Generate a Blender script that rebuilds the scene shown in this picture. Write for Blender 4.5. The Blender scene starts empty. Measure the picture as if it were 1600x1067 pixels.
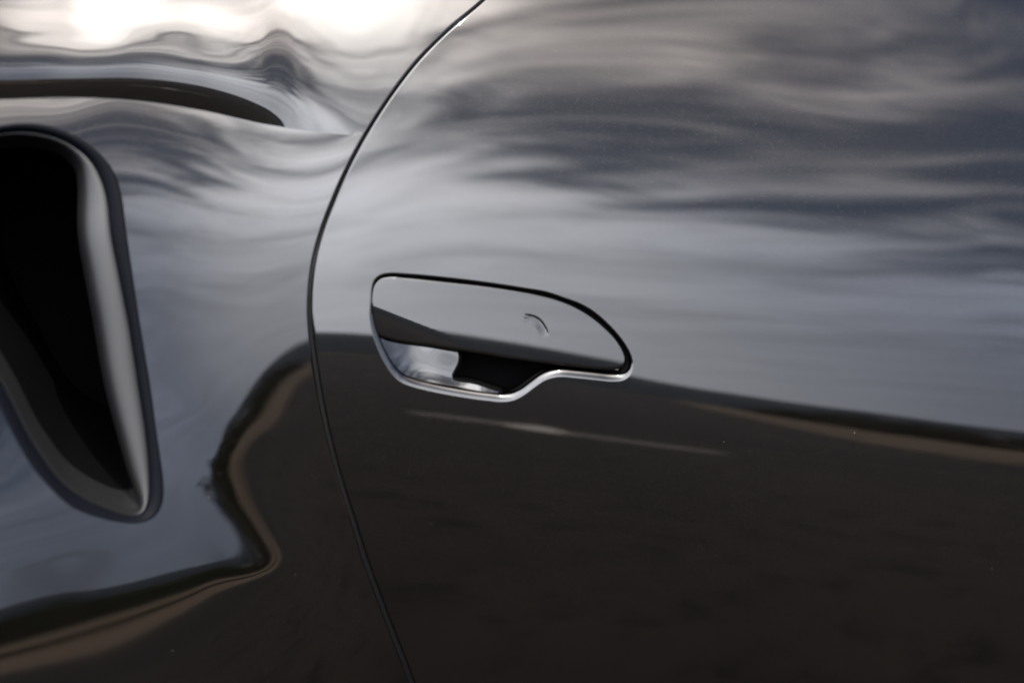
import bpy, math, random
import numpy as np
from mathutils import Vector, Matrix
from mathutils.geometry import delaunay_2d_cdt
R = math.radians
S = bpy.context.scene
COL = S.collection

# ------------------------------------------------------------------ camera
FOCUS = (0.0, 0.0, 0.76)
cd = bpy.data.cameras.new('camera')
cam = bpy.data.objects.new('camera', cd); COL.objects.link(cam)
YAW = R(15)
cam.location = (-1.14*math.cos(R(10))*math.sin(YAW), -1.14*math.cos(R(10))*math.cos(YAW), 0.76 + 1.14*math.sin(R(10)))
cam.rotation_euler = (R(80), 0, -YAW)
cd.sensor_width = 36; cd.lens = 50
cd.clip_start = 0.05; cd.clip_end = 20000
cd.dof.use_dof = True; cd.dof.focus_distance = 1.235; cd.dof.aperture_fstop = 2.4
cd.dof.aperture_blades = 9
S.camera = cam

# ------------------------------------------------------------------ sky, sun, exposure
HEAD = R(15)                            # heading of the road against the car
SUN_AZ, SUN_EL = R(3)+HEAD, R(59)          # azimuth from -Y towards +X
SD = Vector((math.sin(SUN_AZ)*math.cos(SUN_EL), -math.cos(SUN_AZ)*math.cos(SUN_EL), math.sin(SUN_EL)))
S.view_settings.view_transform = 'Standard'
S.view_settings.look = 'None'
S.view_settings.exposure = 2.3
S.view_settings.gamma = 1.0
S.view_settings.use_curve_mapping = False
S.cycles.max_bounces = 8; S.cycles.glossy_bounces = 6; S.cycles.diffuse_bounces = 3
S.cycles.caustics_reflective = False; S.cycles.caustics_refractive = False
S.cycles.blur_glossy = 0.0

class N:                                 # small node-tree helper
    def __init__(s, tree): s.t = tree
    def __call__(s, kind, props=None, **ins):
        n = s.t.nodes.new(kind)
        for k, v in (props or {}).items(): setattr(n, k, v)
        for k, v in ins.items():
            k = k.replace('_', ' ')
            sk = n.inputs[int(k[1:])] if k[0] == 'i' and k[1:].isdigit() else n.inputs[k]
            s.set(sk, v)
        return n
    def set(s, sk, v):
        if isinstance(v, bpy.types.NodeSocket): s.t.links.new(v, sk)
        elif isinstance(v, bpy.types.Node): s.t.links.new(v.outputs[0], sk)
        else: sk.default_value = v
    def m(s, op, a, b=None, c=None, clamp=False):
        n = s.t.nodes.new('ShaderNodeMath'); n.operation = op; n.use_clamp = clamp
        for i, v in enumerate((a, b, c)):
            if v is not None: s.set(n.inputs[i], v)
        return n.outputs[0]
    def ramp(s, f, lo, hi, a=0.0, b=1.0):
        n = s.t.nodes.new('ShaderNodeMapRange'); n.interpolation_type = 'SMOOTHSTEP'
        s.set(n.inputs[0], f)
        for i, v in enumerate((lo, hi, a, b)): s.set(n.inputs[i+1], v)
        return n.outputs[0]
    def mix(s, f, a, b, mode='MIX'):
        n = s.t.nodes.new('ShaderNodeMix'); n.data_type = 'RGBA'; n.blend_type = mode
        s.set(n.inputs[0], f); s.set(n.inputs[6], a); s.set(n.inputs[7], b)
        return n.outputs[2]
    def noise(s, vec, scale, detail=4, rough=0.55, dist=0.0):
        n = s.t.nodes.new('ShaderNodeTexNoise')
        s.set(n.inputs['Vector'], vec); s.set(n.inputs['Scale'], scale); n.inputs['Detail'].default_value = detail
        n.inputs['Roughness'].default_value = rough; n.inputs['Distortion'].default_value = dist
        return n.outputs[0]

w = bpy.data.worlds.new('World'); S.world = w; w.use_nodes = True
w.node_tree.nodes.clear()
n = N(w.node_tree)
sky = n('ShaderNodeTexSky', dict(sky_type='NISHITA', sun_disc=False, sun_elevation=SUN_EL,
        sun_rotation=math.atan2(SD.x, SD.y), altitude=200, air_density=1.0, dust_density=1.2, ozone_density=1.5))
tc = n('ShaderNodeTexCoord')
dirn = tc.outputs['Generated']
turn = n('ShaderNodeVectorRotate', dict(rotation_type='Z_AXIS'), Vector=dirn, Angle=-HEAD)
sep = n('ShaderNodeSeparateXYZ', Vector=turn)
dx, dy, dz = sep.outputs
zc = n.m('MAXIMUM', dz, 0.0)
inv = n.m('DIVIDE', 1.0, n.m('ADD', zc, 0.26))
px = n.m('MULTIPLY', dx, inv); py = n.m('MULTIPLY', dy, inv)
# the cloud layer: long streaks that run roughly along the car
cu = n('ShaderNodeCombineXYZ', X=n.m('MULTIPLY', px, 0.42), Y=n.m('ADD', py, n.m('MULTIPLY', px, -0.80)), Z=3.7)
big = n.noise(cu, 2.2, 2, 0.5, 0.3)
cu2 = n('ShaderNodeCombineXYZ', X=n.m('MULTIPLY', px, 0.40), Y=n.m('ADD', py, n.m('MULTIPLY', px, -0.95)), Z=8.2)
fine = n.noise(cu2, 7.0, 7, 0.60, 0.6)
fine = n.m('ADD', 0.5, n.m('MULTIPLY', n.m('SUBTRACT', fine, 0.5), n.ramp(dz, 0.02, 0.42, 0.22, 1.0)))
cov = n.m('ADD', n.m('MULTIPLY', big, 0.40), n.m('MULTIPLY', fine, 0.60))
# thinner cloud on the side of the sky away from the sun, a full veil low over the horizon
cosS = n('ShaderNodeVectorMath', dict(operation='DOT_PRODUCT'), i0=dirn, i1=SD).outputs['Value']
cosT = n.m('MAXIMUM', cosS, 0.0)
side = n.m('ADD', n.ramp(dx, -0.20, 0.28, 0.13, -0.03), n.ramp(dx, 0.25, 0.65, 0.0, -0.13))
low = n.m('ADD', n.ramp(dz, 0.24, 0.52, 0.17, -0.03), n.ramp(dz, 0.12, 0.30, 0.18, 0.0))
sunw = n.ramp(dz, 0.66, 0.82, 0.0, 0.13)
cov = n.m('ADD', n.m('ADD', cov, side), n.m('ADD', low, sunw))
mask = n.ramp(cov, 0.385, 0.65)
fwd = n.m('POWER', cosT, 8.0)
fwd2 = n.m('POWER', cosT, 70.0)
lum = n.m('ADD', n.m('ADD', 15.0, n.m('MULTIPLY', fwd, 24.0)), n.m('MULTIPLY', fwd2, 62.0))
lum = n.m('MULTIPLY', lum, n.ramp(fine, 0.30, 0.70, 0.72, 1.18))
lum = n.m('MULTIPLY', lum, n.m('MULTIPLY', n.ramp(dx, -0.38, 0.25, 2.4, 0.66), n.ramp(dx, 0.38, 0.75, 1.0, 0.36)))
lum = n.m('MULTIPLY', lum, n.m('SUBTRACT', n.ramp(dz, 0.05, 0.40, 0.96, 1.24), n.ramp(dz, 0.55, 0.75, 0.0, 0.20)))
tint = n.mix(fwd, (0.95, 0.97, 1.05, 1), (1.05, 0.99, 0.93, 1))
tint = n.mix(n.ramp(dx, -0.1, 0.35), tint, n.mix(n.ramp(dz, 0.32, 0.66), (0.88, 0.96, 1.15, 1), (1.05, 0.98, 0.96, 1)), 'MULTIPLY')
cl = n('ShaderNodeVectorMath', dict(operation='SCALE'), i0=tint, Scale=lum)
veil = n.mix(0.22, sky.outputs[0], (1.2, 1.2, 1.3, 1))
col = n.mix(n.m('MULTIPLY', mask, 0.95), veil, cl.outputs[0])
bg = n('ShaderNodeBackground', Color=col, Strength=0.05)
out = n('ShaderNodeOutputWorld', Surface=bg)

sl = bpy.data.lights.new('sun', 'SUN'); sl.energy = 2.2; sl.angle = R(0.53); sl.color = (1.0, 0.95, 0.88)
sun = bpy.data.objects.new('sun', sl); COL.objects.link(sun)
sun.rotation_euler = (-SD).to_track_quat('-Z', 'Y').to_euler(); sun.location = SD*50

# ------------------------------------------------------------------ measured shapes of the car (metres)
DOOR = [[-0.48,0.32,0.06,0.05,22,20],[[0.084687,0.068563,0.054586,0.043716,0.036304,0.032502,0.032571,0.036996,0.046596,0.062594,0.086662,0.120911,0.167703,0.22919,0.306365,0.397587,0.496938,0.594033,0.68015,0.756811],[0.08928,0.071406,0.056205,0.044329,0.035822,0.030585,0.028744,0.030629,0.036893,0.048559,0.067132,0.094701,0.133903,0.187724,0.258695,0.347172,0.448214,0.546947,0.628027,0.696259],[0.094701,0.074036,0.057716,0.045073,0.03571,0.029193,0.025644,0.025227,0.028434,0.036029,0.049209,0.069837,0.100506,0.144792,0.206879,0.290392,0.39526,0.499507,0.570961,0.624576],[0.100668,0.075626,0.059055,0.04599,0.036073,0.0284,0.023453,0.021128,0.021828,0.025982,0.034292,0.048146,0.069468,0.101685,0.149774,0.220409,0.328497,0.444859,0.495728,0.527604],[0.105147,0.075162,0.0606,0.047,0.036624,0.027713,0.021718,0.017956,0.01694,0.018743,0.023485,0.032025,0.044964,0.064538,0.094296,0.136421,0.23229,0.36075,0.375628,0.391707],[0.098207,0.079119,0.062448,0.047919,0.035837,0.026232,0.019116,0.014579,0.012654,0.013393,0.016866,0.023075,0.032252,0.044622,0.060467,0.080143,0.103592,0.13244,0.16696,0.231057],[0.089679,0.071449,0.055324,0.041463,0.029887,0.020677,0.013916,0.009666,0.008002,0.008988,0.012701,0.019213,0.028776,0.041691,0.058266,0.078832,0.1038,0.133335,0.168036,0.181591],[0.082042,0.06402,0.048229,0.034684,0.023469,0.014659,0.00829,0.004437,0.00315,0.00449,0.008521,0.0153,0.025076,0.038125,0.054748,0.075283,0.100072,0.129619,0.164211,0.155252],[0.07135,0.054039,0.038896,0.026036,0.0155,0.007362,0.001679,-0.001489,-0.002085,-4.8e-05,0.004673,0.012163,0.022683,0.036498,0.053896,0.075191,0.100723,0.130835,0.16594,0.137763],[0.059674,0.043016,0.028618,0.01649,0.006718,-0.000642,-0.005526,-0.007876,-0.007637,-0.004741,0.000852,0.009265,0.020769,0.035615,0.054103,0.076509,0.103235,0.134464,0.171457,0.148163],[0.047996,0.032143,0.018409,0.006993,-0.002054,-0.008656,-0.012752,-0.014273,-0.013165,-0.00936,-0.002824,0.006621,0.019242,0.035289,0.055062,0.078834,0.10699,0.139725,0.178087,0.203802],[0.037505,0.021905,0.008772,-0.002049,-0.010458,-0.016384,-0.01976,-0.020516,-0.018593,-0.013918,-0.006445,0.004032,0.01777,0.035024,0.05608,0.081187,0.110762,0.144857,0.184585,0.216486],[0.028184,0.012511,-0.000153,-0.010524,-0.018417,-0.02378,-0.026526,-0.026583,-0.023882,-0.018373,-0.009999,0.001495,0.016353,0.03483,0.057194,0.08376,0.114734,0.150588,0.191439,0.241726],[0.019185,0.003289,-0.008901,-0.01891,-0.026316,-0.031143,-0.033263,-0.032627,-0.029157,-0.022786,-0.013418,-0.000833,0.015202,0.03493,0.058611,0.086422,0.118818,0.155762,0.198042,0.238228],[0.010749,-0.005405,-0.017172,-0.026884,-0.033875,-0.038265,-0.039864,-0.038609,-0.034395,-0.027218,-0.016965,-0.00332,0.013939,0.035035,0.06022,0.08975,0.123819,0.162526,0.207119,0.255433],[0.003378,-0.013522,-0.024844,-0.034536,-0.041215,-0.04524,-0.046323,-0.04449,-0.039627,-0.031644,-0.020353,-0.005619,0.012785,0.035131,0.061552,0.092341,0.127469,0.167913,0.210722,0.268516],[-0.00425,-0.021374,-0.03268,-0.042237,-0.048676,-0.052434,-0.05312,-0.050677,-0.044964,-0.036091,-0.02392,-0.008013,0.011813,0.035624,0.063836,0.096255,0.13397,0.174846,0.226771,0.258776],[-0.011853,-0.029369,-0.040324,-0.049843,-0.055997,-0.059249,-0.059283,-0.056217,-0.049924,-0.040143,-0.026565,-0.009393,0.011573,0.036766,0.065827,0.099697,0.136561,0.181038,0.219046,0.304547],[-0.019965,-0.036414,-0.048559,-0.057723,-0.063926,-0.067137,-0.067044,-0.063302,-0.055797,-0.044963,-0.030789,-0.012269,0.010742,0.037811,0.070026,0.105868,0.148951,0.19149,0.257243,0.262995],[-0.026741,-0.044392,-0.055406,-0.064682,-0.070591,-0.072933,-0.071688,-0.067354,-0.059886,-0.048134,-0.031466,-0.011489,0.011866,0.039892,0.070535,0.107023,0.142566,0.192047,0.211325,0.350087],[-0.030493,-0.047259,-0.061818,-0.07105,-0.077553,-0.081411,-0.082293,-0.077803,-0.067682,-0.055184,-0.040884,-0.019714,0.008533,0.040278,0.081164,0.123362,0.181859,0.222395,0.337032,0.247694],[-0.022735,-0.05721,-0.053088,-0.062404,-0.064717,-0.062694,-0.053416,-0.051557,-0.059051,-0.052315,-0.030142,-0.013279,-0.000823,0.025182,0.040468,0.075964,0.075636,0.166653,0.015251,0.601184]]]
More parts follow.
